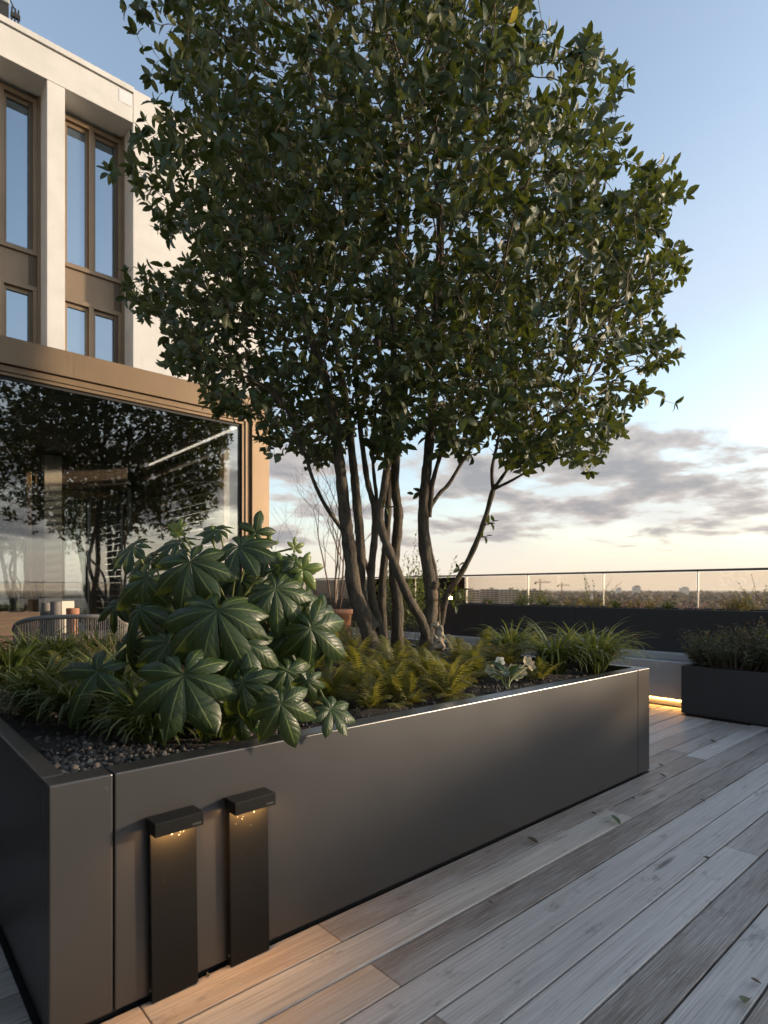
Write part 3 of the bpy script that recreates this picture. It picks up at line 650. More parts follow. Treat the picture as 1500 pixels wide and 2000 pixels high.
# tower blocks on the far skyline
for px, D, wp, hp, lab in ((1243, 2600, 13, 44, 'far white tower block breaking the horizon'), (1336, 3200, 16, 40, 'far cluster of pale offices above the long white hall'), (1208, 3000, 8, 36, 'far low grey office left of the white tower block')):
    c, u, w = frame_at(px, D, 3); Wd = wp * D / FPX; r = thing('tower_block', lab, 'building', c, 'offices on the horizon')
    MB().obox(c + Z*hp/2, u*Wd/2, w*10, Z*hp/2).obj('wall', MAT['white_hall'], r); MB().obox(c + u*Wd*.1 + Z*(hp + 2.5), u*Wd*.3, w*6, Z*2.5).obj('roof', MAT['roof_grey'], r)
def crane(px, D, top, jl, jr, yaw, label):
    c, u, w = frame_at(px, D, yaw); r = thing('tower_crane', label, 'crane', c, 'tower cranes on the skyline'); H = (1151 - top) * D / FPX - GZ + EYE; s = .7
    def lat(nm, p, q, a, b, n):
        mb = MB(); cs = [(i, j) for i, j in ((-1,-1),(1,-1),(1,1),(-1,1))]
        for i, j in cs: mb.tube([p + a*i + b*j, q + a*i + b*j], .22, 4)
        for k in range(n):
            t0, t1 = k / n, (k + 1) / n
            for m in range(4):
                i, j = cs[m]; i2, j2 = cs[(m+1) % 4]; mb.tube([p + (q-p)*t0 + a*i + b*j, p + (q-p)*t1 + a*i2 + b*j2], .13, 3)
        mb.obj(nm, MAT['crane_paint'], r)
    m0, m1 = c, c + Z*(H - 6); lat('mast', m0, m1, u*s, w*s, 14); lat('jib', m1 + Z*1, m1 + Z*1 + u*jr, w*.6, Z*.6, 14); lat('counter_jib', m1 + Z*1, m1 + Z*1 - u*jl, w*.6, Z*.6, 6); lat('apex', m1 + Z*1.5, c + Z*H, u*.5, w*.5, 2)
    mb = MB(); mb.tube([c + Z*H, m1 + Z*1.6 + u*jr*.75], .12, 3); mb.tube([c + Z*H, m1 + Z*1.6 - u*jl*.9], .12, 3); mb.obj('tie', MAT['crane_paint'], r); MB().obox(m1 - u*jl*.85 - Z*.8, u*1.6, w*.9, Z*1.3).obj('counterweight', MAT['roof_grey'], r)
crane(1055, 950, 1131, 9, 17, 0, 'taller tower crane left of centre in the balustrade view'); crane(1097, 1150, 1138, 9, 16, 6, 'shorter tower crane to the right of the taller one'); crane(886, 1000, 1124, 14, 6, 0, 'tower crane partly hidden behind the leaning stem')
def turbine(px, D, hub, label, rot):
    c = spot(px, D); r = thing('wind_turbine', label, 'turbine', c, 'wind turbines on the horizon'); H = (1151 - hub) * D / FPX - GZ + EYE
    MB().tube([c, c + Z*H], [2.4, 1.4], 8).obj('tower', MAT['turbine_white'], r); h = c + Z*H - FW*3
    MB().obox(c + Z*(H + 1), FW*4, RT*1.6, Z*1.6).obj('nacelle', MAT['turbine_white'], r)
    for k in range(3):
        a = math.radians(rot + 120*k); d = math.cos(a)*RT + math.sin(a)*Z; MB().tube([h, h + d*14, h + d*46], [1.6, 1.8, .3], 4).obj('blade', MAT['turbine_white'], r)
turbine(624, 2600, 1134, 'wind turbine seen left of the bare tree stem', 40); turbine(661, 2400, 1132, 'wind turbine seen right of the bare tree stem', 75)
# woods and hedges between the houses: one mass
bm = bmesh.new(); bmesh.ops.create_icosphere(bm, subdivisions=1, radius=1); TV = np.array([v.co[:] for v in bm.verts]); TF = np.array([[v.index for v in f.verts] for f in bm.faces]); bm.free()
Vs, Fs, As = [], [], []; n = 0
for i in range(5200):
    D = 620 * (7.5 ** RNG.random()); a = RNG.uniform(-38, 36); 
    if math.sin(a * 1.7 + D * .004) + math.sin(a * .6 - D * .0017) < -.55 and RNG.random() < .8: continue
    v = FW * math.cos(math.radians(a)) - (-RT) * math.sin(math.radians(a)); s = RNG.uniform(3.5, 7.5) * (1 + D / 4500)
    q = TV * (1 + RNG.uniform(-.3, .3, (len(TV), 1))) * np.array([s * 1.25, s * 1.25, s]) + v * D + np.array([0, 0, GZ + s * .75])
    Fs.append(TF + n * len(TV)); Vs.append(q); As.append(np.full(len(TV), RNG.random())); n += 1
wd = link('woods', mesh_np('woods', np.vstack(Vs), np.vstack(Fs), {'rnd': np.concatenate(As)}, False), MAT['woods']); tag(wd, 'brown winter trees spread between the houses below the horizon', 'woods', kind='stuff')
# ordinary houses, too small to tell apart
mb = MB(); rh = random.Random(3)
for i in range(700):
    D = 700 * (5.5 ** rh.random()); a = math.radians(rh.uniform(-36, 34)); c = (FW * math.cos(a) + RT * math.sin(a)) * D + np.array([0, 0, GZ]); th = rh.uniform(0, 3.1); u = np.array([math.cos(th), math.sin(th), 0]); w = np.array([-math.sin(th), math.cos(th), 0])
    h = rh.uniform(3, 6); mb.obox(c + Z*h/2, u*rh.uniform(5, 13), w*rh.uniform(4, 7), Z*h/2)
hs_ = mb.obj('far_houses', MAT['block_wall']); tag(hs_, 'scatter of small far houses merging into the brown town', 'houses', kind='stuff')
# air between here and the horizon
hz = MB().box(-15000, 15000, -15000, 15000, GZ - 1, 12.5).obj('haze', None); hz['kind'] = 'stuff'
tag(hz, 'warm evening haze over the distant town', 'haze')
t = bpy.data.materials.new('haze'); t.use_nodes = True; nt = t.node_tree; nt.nodes.clear(); o = nt.nodes.new('ShaderNodeOutputMaterial'); pv = nt.nodes.new('ShaderNodeVolumePrincipled'); pv.inputs['Color'].default_value = (.95, .93, .92, 1); pv.inputs['Density'].default_value = HAZE; pv.inputs['Anisotropy'].default_value = .3
nt.links.new(pv.outputs[0], o.inputs['Volume']); hz.data.materials.append(t)
# ---------------------------------------------------------------- the multi-stem evergreen tree
TC = np.array([3.04, 3.18])
tree = thing('multi_stem_tree', 'large dark evergreen tree with many slender stems rising from the planter', 'tree', (TC[0], TC[1], SOILZ))
# stems traced from base to crown: (px, py, depth offset), base radius, top radius
DB = 4.40
STEMS = [
 ([(733,1300,-.05),(725,1255,-.06),(708,1200,-.10),(692,1153,-.12),(684,1083,-.14),(675,1017,-.16),(667,940,-.20),(660,883,-.22),(640,760,-.3),(600,640,-.4)], .070, .030),
 ([(728,1230,-.05),(712,1190,-.04),(702,1150,-.02),(705,1103,.02),(702,1037,.05),(697,983,.06),(692,927,.08),(687,883,.10),(675,780,.2),(650,640,.35)], .046, .027),
 ([(735,1240,.10),(726,1150,.12),(717,1107,.12),(697,1067,.08),(667,1033,.02),(633,983,-.06),(610,933,-.12),(597,893,-.18),(560,800,-.3)], .020, .012),
 ([(748,1290,.02),(743,1233,.0),(727,1167,-.02),(725,1117,-.03),(731,1057,-.04),(733,1017,-.04),(730,985,-.04),(720,950,-.02),(713,910,.0),(700,800,.1),(690,650,.2)], .036, .018),
 ([(736,1010,-.04),(735,967,-.05),(731,933,-.06),(728,880,-.06),(735,780,-.1)], .017, .010),
 ([(840,1290,.02),(830,1233,-.02),(821,1207,-.06),(803,1177,-.12),(783,1133,-.18),(763,1083,-.22),(746,1037,-.22),(741,1000,-.2),(748,967,-.18),(755,917,-.16),(763,867,-.14),(770,760,-.1),(768,600,-.05),(780,420,.0),(770,200,.0)], .038, .022),
 ([(752,1290,.16),(748,1217,.16),(746,1150,.17),(752,1083,.18),(757,1017,.2),(758,967,.22),(756,900,.25),(750,780,.3),(730,600,.5)], .036, .022),
 ([(778,1295,.20),(776,1250,.20),(777,1183,.21),(769,1117,.22),(775,1050,.24),(778,1000,.25),(771,950,.28),(775,880,.3),(790,760,.4),(830,560,.6)], .052, .030),
 ([(838,1300,.04),(834,1250,.02),(843,1183,.0),(839,1133,-.02),(829,1067,-.04),(827,1000,-.05),(831,943,-.06),(837,883,-.08),(845,780,-.12),(850,640,-.18),(860,460,-.3),(850,250,-.4)], .058, .026),
 ([(838,1010,-.05),(842,975,-.06),(845,945,-.07),(857,900,-.10),(880,840,-.2),(930,760,-.35)], .020, .012),
 ([(836,1000,-.02),(844,985,-.02),(860,962,.0),(878,943,.02),(910,890,.06),(950,830,.1),(1020,740,.2)], .018, .011),
 ([(862,1290,.14),(858,1245,.13),(863,1208,.12),(874,1160,.10),(893,1133,.06),(920,1083,.02),(943,1027,-.03),(963,957,-.08)], .030, .0185),
 ([(963,957,-.08),(961,917,-.06),(971,868,-.02),(985,800,.05),(1020,700,.1)], .0145, .009),
 ([(963,957,-.08),(982,930,-.12),(1002,903,-.16),(1050,850,-.25),(1130,770,-.3)], .0145, .008),
 ([(965,955,-.08),(1000,938,-.16),(1060,905,-.24),(1110,890,-.3)], .012, .006),
 ([(852,1240,.1),(856,1190,.1),(850,1120,.1),(838,1060,.08),(832,1000,.09),(850,920,.2),(900,760,.5)], .020, .014),
]
def stem_pts(st, n=6): return catmull([P(x, y, DB + d) for x, y, d in st[0]], n)
nodes = []; parent_ = []; fixed_r = []; stem_id = []
rs = random.Random(21)
for si, st in enumerate(STEMS):
    pts = stem_pts(st); m = len(pts); rad = []
    for i, p in enumerate(pts):
        k = i / (m - 1); r = st[1] + (st[2] - st[1]) * k ** .8
        r *= 1 + .06 * math.sin(i * 1.3 + si) + rs.uniform(-.04, .04)
        if st[0][0][1] > 1200: r *= 1 + .55 * math.exp(-i / 2.2)
        rad.append(r)
    o = MB().tube(pts, rad, 12, True, .05).obj('stem', MAT['bark'], tree, smooth=True)
    for i, p in enumerate(pts):
        if p[2] > 1.75: nodes.append(p); parent_.append(-2 if (i == 0 or pts[i-1][2] <= 1.75) else len(nodes) - 2); fixed_r.append(rad[i]); stem_id.append(si)
# pruning knob on the right-hand stem
kp = P(849, 1143, DB - .05); MB().tube([P(841, 1150, DB - .02), kp, P(853, 1138, DB - .06)], [.035, .030, .018], 10, True, .12).obj('pruned_stub', MAT['bark'], tree, smooth=True)
# crown volume: silhouette towards the terrace, rounded in depth
SIL = [(545,900),(530,862),(455,815),(430,790),(368,762),(342,700),(298,655),(292,610),(240,562),(250,530),(300,532),(385,512),(335,468),(292,430),(258,395),(236,345),(252,290),(264,235),(300,222),(352,182),(312,130),(332,90),(322,40),(345,-60),(400,-190),(500,-320),(630,-420),(770,-460),(900,-410),(1000,-270),(1045,-110),(1050,20),(1045,110),(1035,185),(1088,212),(1116,165),(1122,95),(1168,78),(1190,110),(1205,170),(1212,230),(1192,305),(1168,350),(1215,392),(1264,334),(1316,328),(1305,415),(1262,458),(1312,490),(1322,535),(1300,570),(1316,640),(1300,690),(1328,712),(1288,740),(1292,800),(1240,838),(1190,868),(1165,895),(1105,918),(1040,920),(1003,900),(960,872),(900,905),(860,885),(830,865),(780,872),(740,880),(700,890),(660,872),(620,900),(590,885)]
SX = np.array([p[0] for p in SIL], float); SY = np.array([p[1] for p in SIL], float)
def inside(px, py):
    r = np.zeros(len(px), bool); j = len(SX) - 1
    for i in range(len(SX)):
        c = ((SY[i] > py) != (SY[j] > py)) & (px < (SX[j] - SX[i]) * (py - SY[i]) / (SY[j] - SY[i] + 1e-9) + SX[i]); r ^= c; j = i
    return r
zprof = np.array([1.75, 2.2, 2.8, 3.6, 4.4, 5.2, 6.0, 6.7]); rprof = np.array([.75, 1.35, 1.75, 1.95, 1.95, 1.75, 1.2, .3])
N = 200000
cand = np.c_[TC[0] + RNG.uniform(-2.6, 2.6, N), TC[1] + RNG.uniform(-2.6, 2.6, N), RNG.uniform(1.75, 6.7, N)]
dd = cand[:, :2] - TC; depth = dd @ FW[:2]; lat = dd @ RT[:2]; rz = np.interp(cand[:, 2], zprof, rprof)
px, py, D = proj(cand)
jx = 24*np.sin(py/23 + px/41) + 14*np.sin(py/8.3 + 2 + px/23); jy = 22*np.sin(px/21 + 1 + py/37) + 10*np.sin(px/7.9)
fr_ = sum(inside(px + jx + RNG.uniform(-42, 42, N), py + jy + RNG.uniform(-42, 42, N)).astype(float) for _ in range(7)) / 7
ok = inside(px + jx, py + jy) & (RNG.random(N) < fr_ ** .8) & (np.abs(depth) < rz * .88) & (np.hypot(depth / .88, lat * .72) < rz * 1.05) & (D > 2.5)
# leafier towards the outside, open patches inside
q = np.hypot(depth, lat) / rz
clump = np.sin(cand[:,0]*3.1 + 1.3*np.sin(cand[:,2]*2.3)) + np.sin(cand[:,1]*3.4 + 2) * np.sin(cand[:,2]*3.0 + cand[:,0])
ok &= (RNG.random(N) < np.clip(.25 + .85*q, 0, 1)) & (RNG.random(N) < np.clip(.55 + .45 * clump, .07, 1))
att = cand[ok]; NATT = 14000
vis = (proj(att)[1] > -60); dep_ = (att[:, :2] - TC) @ FW[:2]; keep = np.where(vis, 1.0, .30) * np.where(dep_ < -.25, 1.6, 1.0); pa_, pb_, _q = proj(att); keep = keep * np.where((pa_ > 540) & (pa_ < 1000) & (pb_ > 520) & (pb_ < 890), 2.1, 1.0); pr = keep / keep.sum()
att = att[RNG.choice(len(att), min(NATT, len(att) - 1), False, pr)]
extra = [P(x, y, 3.9) for x, y in ((245,20),(262,30),(275,60),(255,85),(270,90),(300,10),(330,100),(310,80),(243,345),(250,350),(260,560),(245,548))]
att = np.vstack([att, extra])
# space colonisation
STEP, KILL, INFL = .065, .085, .9
pos = np.array(nodes); par = list(parent_); NP = [p for p in nodes]
near = np.zeros(len(att), int); nd = np.full(len(att), 1e9)
def upd(i0):
    arr = np.array(NP[i0:])
    for s in range(0, len(att), 800):
        a = att[s:s+800]; d = np.linalg.norm(a[:, None] - arr[None], axis=2); k = d.argmin(1); dm = d[np.arange(len(a)), k]; b = dm < nd[s:s+800]
        near[s:s+800][b] = k[b] + i0; nd[s:s+800][b] = dm[b]
upd(0); alive = np.ones(len(att), bool); infl = INFL; seen = {}
for it in range(160):
    act = alive & (nd < infl)
    if not alive.any(): break
    if not act.any(): infl *= 1.5; continue
    idx = np.unique(near[act]); i0 = len(NP); dirs = att - np.array(NP)[near]
    dirs /= (np.linalg.norm(dirs, axis=1, keepdims=True) + 1e-9)
    added = 0
    for k in idx:
        s = dirs[act & (near == k)].sum(0); p0 = NP[k]; pp = par[k]
        if pp >= 0: s = nrm(s) + .35 * nrm(p0 - NP[pp])
        s = nrm(s) + np.array([0, 0, .10]) + RNG.normal(0, .13, 3); d = nrm(s)
        key = (k, tuple(np.round(d * 3).astype(int)))
        if seen.get(key, 0) >= 2: continue
        seen[key] = seen.get(key, 0) + 1
        NP.append(p0 + d * STEP); par.append(int(k)); added += 1
    if not added: infl *= 1.3; alive &= ~(act & (nd < KILL * 2)); 
    if added: upd(i0)
    alive &= nd > KILL
    if it > 155: break
NP = np.array(NP); nN = len(NP); nS = len(nodes); par = np.array(par)
kids = [[] for _ in range(nN)]
for i in range(nN):
    if par[i] >= 0: kids[par[i]].append(i)
desc = np.ones(nN); rad = np.zeros(nN)
for i in range(nN - 1, -1, -1):
    if i >= nS: rad[i] = max(.0017, sum(rad[c]**2.35 for c in kids[i]) ** (1/2.35)) if kids[i] else .0017
    desc[i] = 1 + sum(desc[c] for c in kids[i])
for i in range(nS): rad[i] = fixed_r[i]
rad[nS:] = np.minimum(rad[nS:], .016)
# branches: one mesh per stem family
fam = np.zeros(nN, int)
for i in range(nS, nN): fam[i] = i if par[i] < nS else fam[par[i]]
fam_mb = {}
todo = [k for i in range(nS) for k in kids[i] if k >= nS]
while todo:
    i = todo.pop(); c = [par[i], i]
    while True:
        ks = [k for k in kids[c[-1]] if k >= nS]
        if not ks: break
        ks.sort(key=lambda k: -desc[k]); todo.extend(ks[1:]); c.append(ks[0])
    rr = [min(rad[c[0]], rad[c[1]] * 1.25)] + [rad[k] for k in c[1:]]
    fam_mb.setdefault(int(fam[i]), MB()).tube([NP[k] for k in c], rr, 6 if rr[1] > .006 else 4, False)
for f_, mb in fam_mb.items(): mb.obj('branch', MAT['twig_bark'], tree, smooth=True)
# a leaf: ovate, folded along the midrib and curved back at the tip
def leaf_template(nseg=4, fold=.28, curl=.22, wid=.42, tip=1.0):
    V, U, T = [], [], []
    vv = {2: [0, .5, 1], 4: [0, .16, .46, .78, 1]}.get(nseg, [i / nseg for i in range(nseg + 1)])
    for i in range(nseg + 1):
        v = vv[i]; w = wid * .5 * (math.sin(math.pi * min(1, v ** .86)) ** .66) if 0 < i < nseg else .0
        zc = .10 * math.sin(v * math.pi * .6) - curl * v * v
        for uu in (-1, 0, 1): V.append((uu * w, v, zc + abs(uu) * w * fold * 1.6)); U.append(uu); T.append(v)
    F = []
    for i in range(nseg):
        a = i * 3; F += [(a, a+1, a+4, a+3), (a+1, a+2, a+5, a+4)]
    return np.array(V), np.array(F), np.array(U, float), np.array(T)
LT = [leaf_template(4, f, c, w) for f, c, w in ((.24, .16, .50), (.18, .34, .46), (.34, .10, .52), (.12, .26, .44))]
lp, ld_, ln_, ls_ = [], [], [], []        # base, direction, normal, length
for i in range(nS, nN):
    tip_ = not kids[i]
    if desc[i] > 12: continue
    t_ = nrm(NP[i] - NP[par[i]]); k = RNG.integers(5, 8) if tip_ else (2 if RNG.random() < .72 else 1); a0 = RNG.uniform(0, 6.28)
    a_ = nrm(np.cross(t_, [0.31, .2, .93])); b_ = np.cross(t_, a_)
    for j in range(k):
        a = a0 + j * 2.4 + RNG.normal(0, .25); radial = math.cos(a) * a_ + math.sin(a) * b_
        el = RNG.uniform(.35, 1.0) if tip_ else RNG.uniform(.1, .75)
        d = nrm(radial + t_ * el + np.array([0, 0, .16]) + RNG.normal(0, .13, 3)); n_ = nrm(t_ - d * (t_ @ d) + np.array([0, 0, .55]) + RNG.normal(0, .22, 3)); n_ = nrm(n_ - d * (n_ @ d))
        off = NP[i] - t_ * STEP * RNG.uniform(0, .9) * (0 if tip_ else 1)
        lp.append(off + d * .008); ld_.append(d); ln_.append(n_); ls_.append(RNG.uniform(.066, .104) * (1 if not tip_ else RNG.uniform(.7, 1.0)))
lp, ld_, ln_, ls_ = map(np.array, (lp, ld_, ln_, ls_)); NL = len(lp); rndL = RNG.random(NL); var = RNG.integers(0, len(LT), NL)
# the 300 leaves that show largest become single parts
pxl, pyl, Dl = proj(lp + ld_ * (ls_ * .5)[:, None]); view = nrm(FW); vdir = (lp - np.array([0, 0, EYE])); vdir /= np.linalg.norm(vdir, axis=1, keepdims=True)
area = (ls_ / Dl) ** 2 * np.abs((ln_ * vdir).sum(1)); cell = {}
inf_ = (pxl > 5) & (pxl < 1495) & (pyl > 5)
for i in np.nonzero(inf_)[0]:
    key = (int(pxl[i] // 16), int(pyl[i] // 16))
    if key not in cell or Dl[i] < Dl[cell[key]]: cell[key] = i
front = np.array(list(cell.values())); big = front[np.argsort(-area[front])][:300]; isbig = np.zeros(NL, bool); isbig[big] = True
LME = []
for k, (V, F, U, T) in enumerate(LT): me = mesh_np('leaf', V, F, {'u': U, 'v': T, 'rnd': np.full(len(V), .13 * k)}); me.materials.append(MAT['tree_leaf']); LME.append(me)
yel = mesh_np('leaf', LT[0][0], LT[0][1], {'u': LT[0][2], 'v': LT[0][3], 'rnd': np.full(len(LT[0][0]), .4)}); yel.materials.append(MAT['tree_leaf_yellow'])
for q_, i in enumerate(big):
    o = link('leaf', yel if q_ % 43 == 7 else LME[var[i]], None, tree); s = ls_[i]; X = np.cross(ld_[i], ln_[i])
    o.matrix_local = Matrix.Translation(Vector(lp[i] - np.array([TC[0], TC[1], SOILZ]))) @ Matrix(((X[0], ld_[i][0], ln_[i][0], 0), (X[1], ld_[i][1], ln_[i][1], 0), (X[2], ld_[i][2], ln_[i][2], 0), (0, 0, 0, 1))) @ Matrix.Scale(float(s), 4)
def bake(sel_fn):
    Vs, Fs, U_, T_, R_ = [], [], [], [], []; n0 = 0
    for k, (V, F, U, T) in enumerate(LT):
        ix = np.nonzero(sel_fn & (var == k))[0]; X = np.cross(ld_[ix], ln_[ix])
        q = (V[None, :, 0, None] * X[:, None] + V[None, :, 1, None] * ld_[ix][:, None] + V[None, :, 2, None] * ln_[ix][:, None]) * ls_[ix][:, None, None] + lp[ix][:, None]
        m = len(ix); Vs.append(q.reshape(-1, 3)); Fs.append((F[None] + (np.arange(m) * len(V))[:, None, None]).reshape(-1, 4) + n0); n0 += m * len(V)
        U_.append(np.tile(U, m)); T_.append(np.tile(T, m)); R_.append(np.repeat(rndL[ix], len(V)))
    return mesh_np('foliage', np.vstack(Vs), np.vstack(Fs), {'u': np.concatenate(U_), 'v': np.concatenate(T_), 'rnd': np.concatenate(R_)})
o = child_at('foliage', bake(~isbig), MAT['tree_leaf'], tree); o['kind'] = 'stuff'
print('tree nodes', nN, 'leaves', NL, 'att left', int(alive.sum()))
# a few sprigs on the bare stems
def sprig(px, py, D, dx, dy, n, parent, s=.06):
    base = P(px, py, D); tipp = P(px + dx, py + dy, D - .05); mb = MB().tube([base, (base + tipp)/2 + np.array([0, 0, .01]), tipp], [.003, .0022, .0015], 5); mb.obj('twig', MAT['twig_bark'], parent, smooth=True)
    for k in range(n):
        f = .35 + .65 * k / max(1, n - 1); b = base + (tipp - base) * f; t_ = nrm(tipp - base); a = k * 2.2; d = nrm(t_ * .6 + RT * math.cos(a) + UP * math.sin(a) * .8 - FW * .3 * math.sin(a * 1.3)); n_ = nrm(np.cross(d, FW) * .5 - FW * .6 + UP * .6); n_ = nrm(n_ - d * (n_ @ d)); X = np.cross(d, n_)
        o = link('leaf', LME[k % 4], None, parent); o.matrix_local = Matrix.Translation(Vector(b - np.array([TC[0], TC[1], SOILZ]))) @ Matrix(((X[0], d[0], n_[0], 0), (X[1], d[1], n_[1], 0), (X[2], d[2], n_[2], 0), (0, 0, 0, 1))) @ Matrix.Scale(s * random.uniform(.8, 1.2), 4)
for a in ((943,1030,DB-.03,22,-12,5),(935,1052,DB,14,-4,4),(898,1120,DB+.05,-2,-14,4),(880,1160,DB+.1,20,-6,4),(838,955,DB,-30,10,5),(741,990,DB-.2,18,2,4),(690,1000,DB,-12,-8,3),(880,1190,DB+.1,12,-8,4)): sprig(*a, tree)
# ---------------------------------------------------------------- fatsia with big palmate leaves
def palmate(nl=8, seed=0, droop=.35, cup=.1, deep=.41, wave=.03):
    """unit-radius palmate leaf lying in XY, middle lobe along +Y, petiole at the origin"""
    r = random.Random(seed); V, F, U, T = [], [], [], []
    span = math.radians(292); angs = [(-span/2 + span * i / (nl - 1)) + r.uniform(-.05, .05) for i in range(nl)]; hs = span / (nl - 1) / 2; ns = 8
    for li, a in enumerate(angs):
        c = abs(a) / (span / 2); L = (1.0 - .50 * c ** 1.5) * r.uniform(.93, 1.05); ax = np.array([math.sin(a), math.cos(a)]); pr = np.array([math.cos(a), -math.sin(a)])
        wmax = L * r.uniform(.205, .240); ph = r.uniform(0, 6); base = len(V)
        ldrp = droop * r.uniform(.6, 1.3); tw = r.uniform(-.12, .12)
        for i in range(ns + 1):
            s = i / ns; y = L * s
            lim = y * math.tan(hs) * 1.01
            prof = wmax * max(0, math.sin(math.pi * min(1, (.14 + .86 * s)) ** 1.55)) ** .85 if s < 1 else 0
            inner = lim if s < deep * .8 else lim + (prof - lim) * min(1, (s - deep * .8) / .22)
            w = min(lim, max(prof, inner)) if s < deep else min(prof, lim)
            if s < deep * .8: w = lim
            for uu in (-1, -.5, 0, .5, 1):
                e = w * uu; p = ax * y + pr * e
                edge = wave * math.sin(9 * s + ph + uu * 2) * abs(uu) * s
                z = cup * s * (1 - s) * 1.6 - ldrp * s * s * .8 - abs(uu) ** 1.5 * w * (.07 if s < .5 else .07 + .4 * (s - .5)) + abs(uu) * (.5 - abs(uu)) * w * .5 + edge + tw * e * s
                V.append((p[0], p[1], z)); U.append(uu); T.append(s)
        for i in range(ns):
            for k in range(4): a0 = base + i*5 + k; F.append((a0, a0 + 1, a0 + 6, a0 + 5))
    me = mesh_np('fatsia_leaf', V, np.array(F), {'u': U, 'v': T, 'rnd': np.full(len(V), r.random())})
    # flip check: normals up
    return me
FL = [palmate(*a) for a in ((8, 1, .30, .12), (9, 2, .45, .10), (7, 3, .62, .14), (8, 4, .22, .18), (7, 5, .85, .10, .40, .05), (5, 6, .35, .15, .34, .03))]
for m in FL: m.materials.append(MAT['fatsia_leaf'])
FY = [palmate(5, 8, -.1, .25, .42), palmate(6, 9, .1, .2, .42)]
for m in FY: m.materials.append(MAT['fatsia_young'])
fb = onz(420, 1415, SOILZ); fb = np.array([1.15, 2.28, SOILZ])
fatsia = thing('fatsia_plant', 'bushy plant with huge glossy hand-shaped leaves left in the planter', 'plant', fb)
def mat_from(X, Y, Zv, loc, s):
    return Matrix.Translation(Vector(loc)) @ Matrix(((X[0], Y[0], Zv[0], 0), (X[1], Y[1], Zv[1], 0), (X[2], Y[2], Zv[2], 0), (0, 0, 0, 1))) @ Matrix.Scale(float(s), 4)
pet = []
def fleaf(px, py, D, rpx, ang, N=(0, .6, .8), mesh=None, k=0):
    """petiole junction at pixel, radius in pixels, middle lobe pointing at image angle (deg, 0 right, 90 up), normal in camera axes"""
    c = P(px, py, D); N = (N[0] + random.uniform(-.22, .22), N[1] + random.uniform(-.2, .25), N[2]); ang += random.uniform(-14, 14); n_ = camdir(*N); d = camdir(math.cos(math.radians(ang)), math.sin(math.radians(ang)), 0.0); d = nrm(d - n_ * (d @ n_)); X = np.cross(d, n_)
    o = link('leaf', mesh or FL[k % len(FL)], None, fatsia); rpx *= random.uniform(.98, 1.16) if len(pet) < 10 else random.uniform(.8, 1.15); o.matrix_local = mat_from(X, d, n_, c - fb, rpx * D / FPX)
    pet.append((c, n_, rpx * D / FPX))
LEAVES = [ (371,1097,2.20,108,272,(-.05,.42,.9),0),(467,1068,2.30,82,300,(.15,.55,.8),3),(424,1192,2.08,118,262,(.0,.45,.9),1),(359,1318,1.96,128,268,(-.10,.55,.83),3),(548,1374,1.86,86,285,(.25,.30,.92),2),
 (474,1334,1.99,84,275,(.1,.30,.95),2),(478,1257,2.08,86,285,(.2,.35,.9),2),(190,1312,2.12,96,245,(-.25,.35,.9),5),(538,1150,2.22,86,300,(.45,.4,.8),1),(606,1226,2.20,92,318,(.5,.35,.8),2),
 (575,1098,2.35,66,335,(.45,.6,.65),3),(262,1068,2.40,70,215,(-.3,.6,.7),0),(285,1130,2.28,96,225,(-.35,.45,.8),2),(275,1190,2.18,92,245,(-.3,.4,.85),4),(330,1255,2.12,90,235,(-.2,.4,.9),1),
 (500,1040,2.45,46,80,(.2,.2,.95),5),(430,1035,2.5,56,150,(-.1,.75,.6),0),(595,1160,2.35,72,310,(.6,.3,.7),4),(640,1250,2.28,60,300,(.5,.3,.8),4),(560,1245,2.3,88,280,(.3,.25,.9),4),(510,1190,2.35,86,280,(.25,.3,.9),2),
 (330,1180,2.4,90,250,(-.2,.3,.9),1),(250,1260,2.3,80,235,(-.3,.3,.9),4),(420,1280,2.3,95,270,(0,.3,.95),2),(390,1370,2.1,80,270,(0,.3,.95),4),(470,1400,2.05,70,280,(.15,.2,.97),4),(300,1370,2.05,70,250,(-.2,.3,.9),2),
 (600,1330,2.05,58,290,(.3,.2,.93),4),(645,1385,2.02,56,330,(.4,.5,.75),3),(560,1310,2.15,78,285,(.3,.2,.92),2),(350,1060,2.5,70,140,(-.2,.8,.5),0),(300,1090,2.5,70,180,(-.3,.7,.6),3),(520,1095,2.45,70,20,(.3,.75,.5),3),(470,1130,2.5,90,280,(.1,.3,.9),1),(400,1140,2.55,90,260,(0,.3,.95),4),(230,1180,2.5,66,210,(-.4,.4,.8),2),(620,1195,2.5,66,330,(.5,.4,.75),2),
 (440,1330,2.35,90,270,(0,.25,.95),1),(340,1300,2.4,90,250,(-.1,.25,.95),4),(540,1280,2.45,90,280,(.2,.2,.95),4),(380,1210,2.55,95,250,(0,.3,.95),2),(500,1140,2.6,90,300,(.2,.3,.9),1),(290,1150,2.6,80,220,(-.2,.4,.9),1),(580,1180,2.55,80,320,(.4,.3,.85),1) ]
for L_ in LEAVES: fleaf(*L_[:6], k=L_[6])
for px_, py_, D_, r_, a_, N_, k in ((343,1040,2.45,34,60,(.1,.1,.98),0),(350,1030,2.47,24,110,(-.1,.1,.98),1),(412,1052,2.5,26,70,(.2,0,.98),0),(575,1070,2.5,30,60,(.5,.1,.8),1),(525,1062,2.5,26,90,(.3,.2,.9),0),(590,1112,2.3,46,-10,(.3,.1,.95),1),(548,1105,2.35,40,20,(.3,.2,.9),0)): fleaf(px_, py_, D_, r_, a_, N_, FY[k], 0)
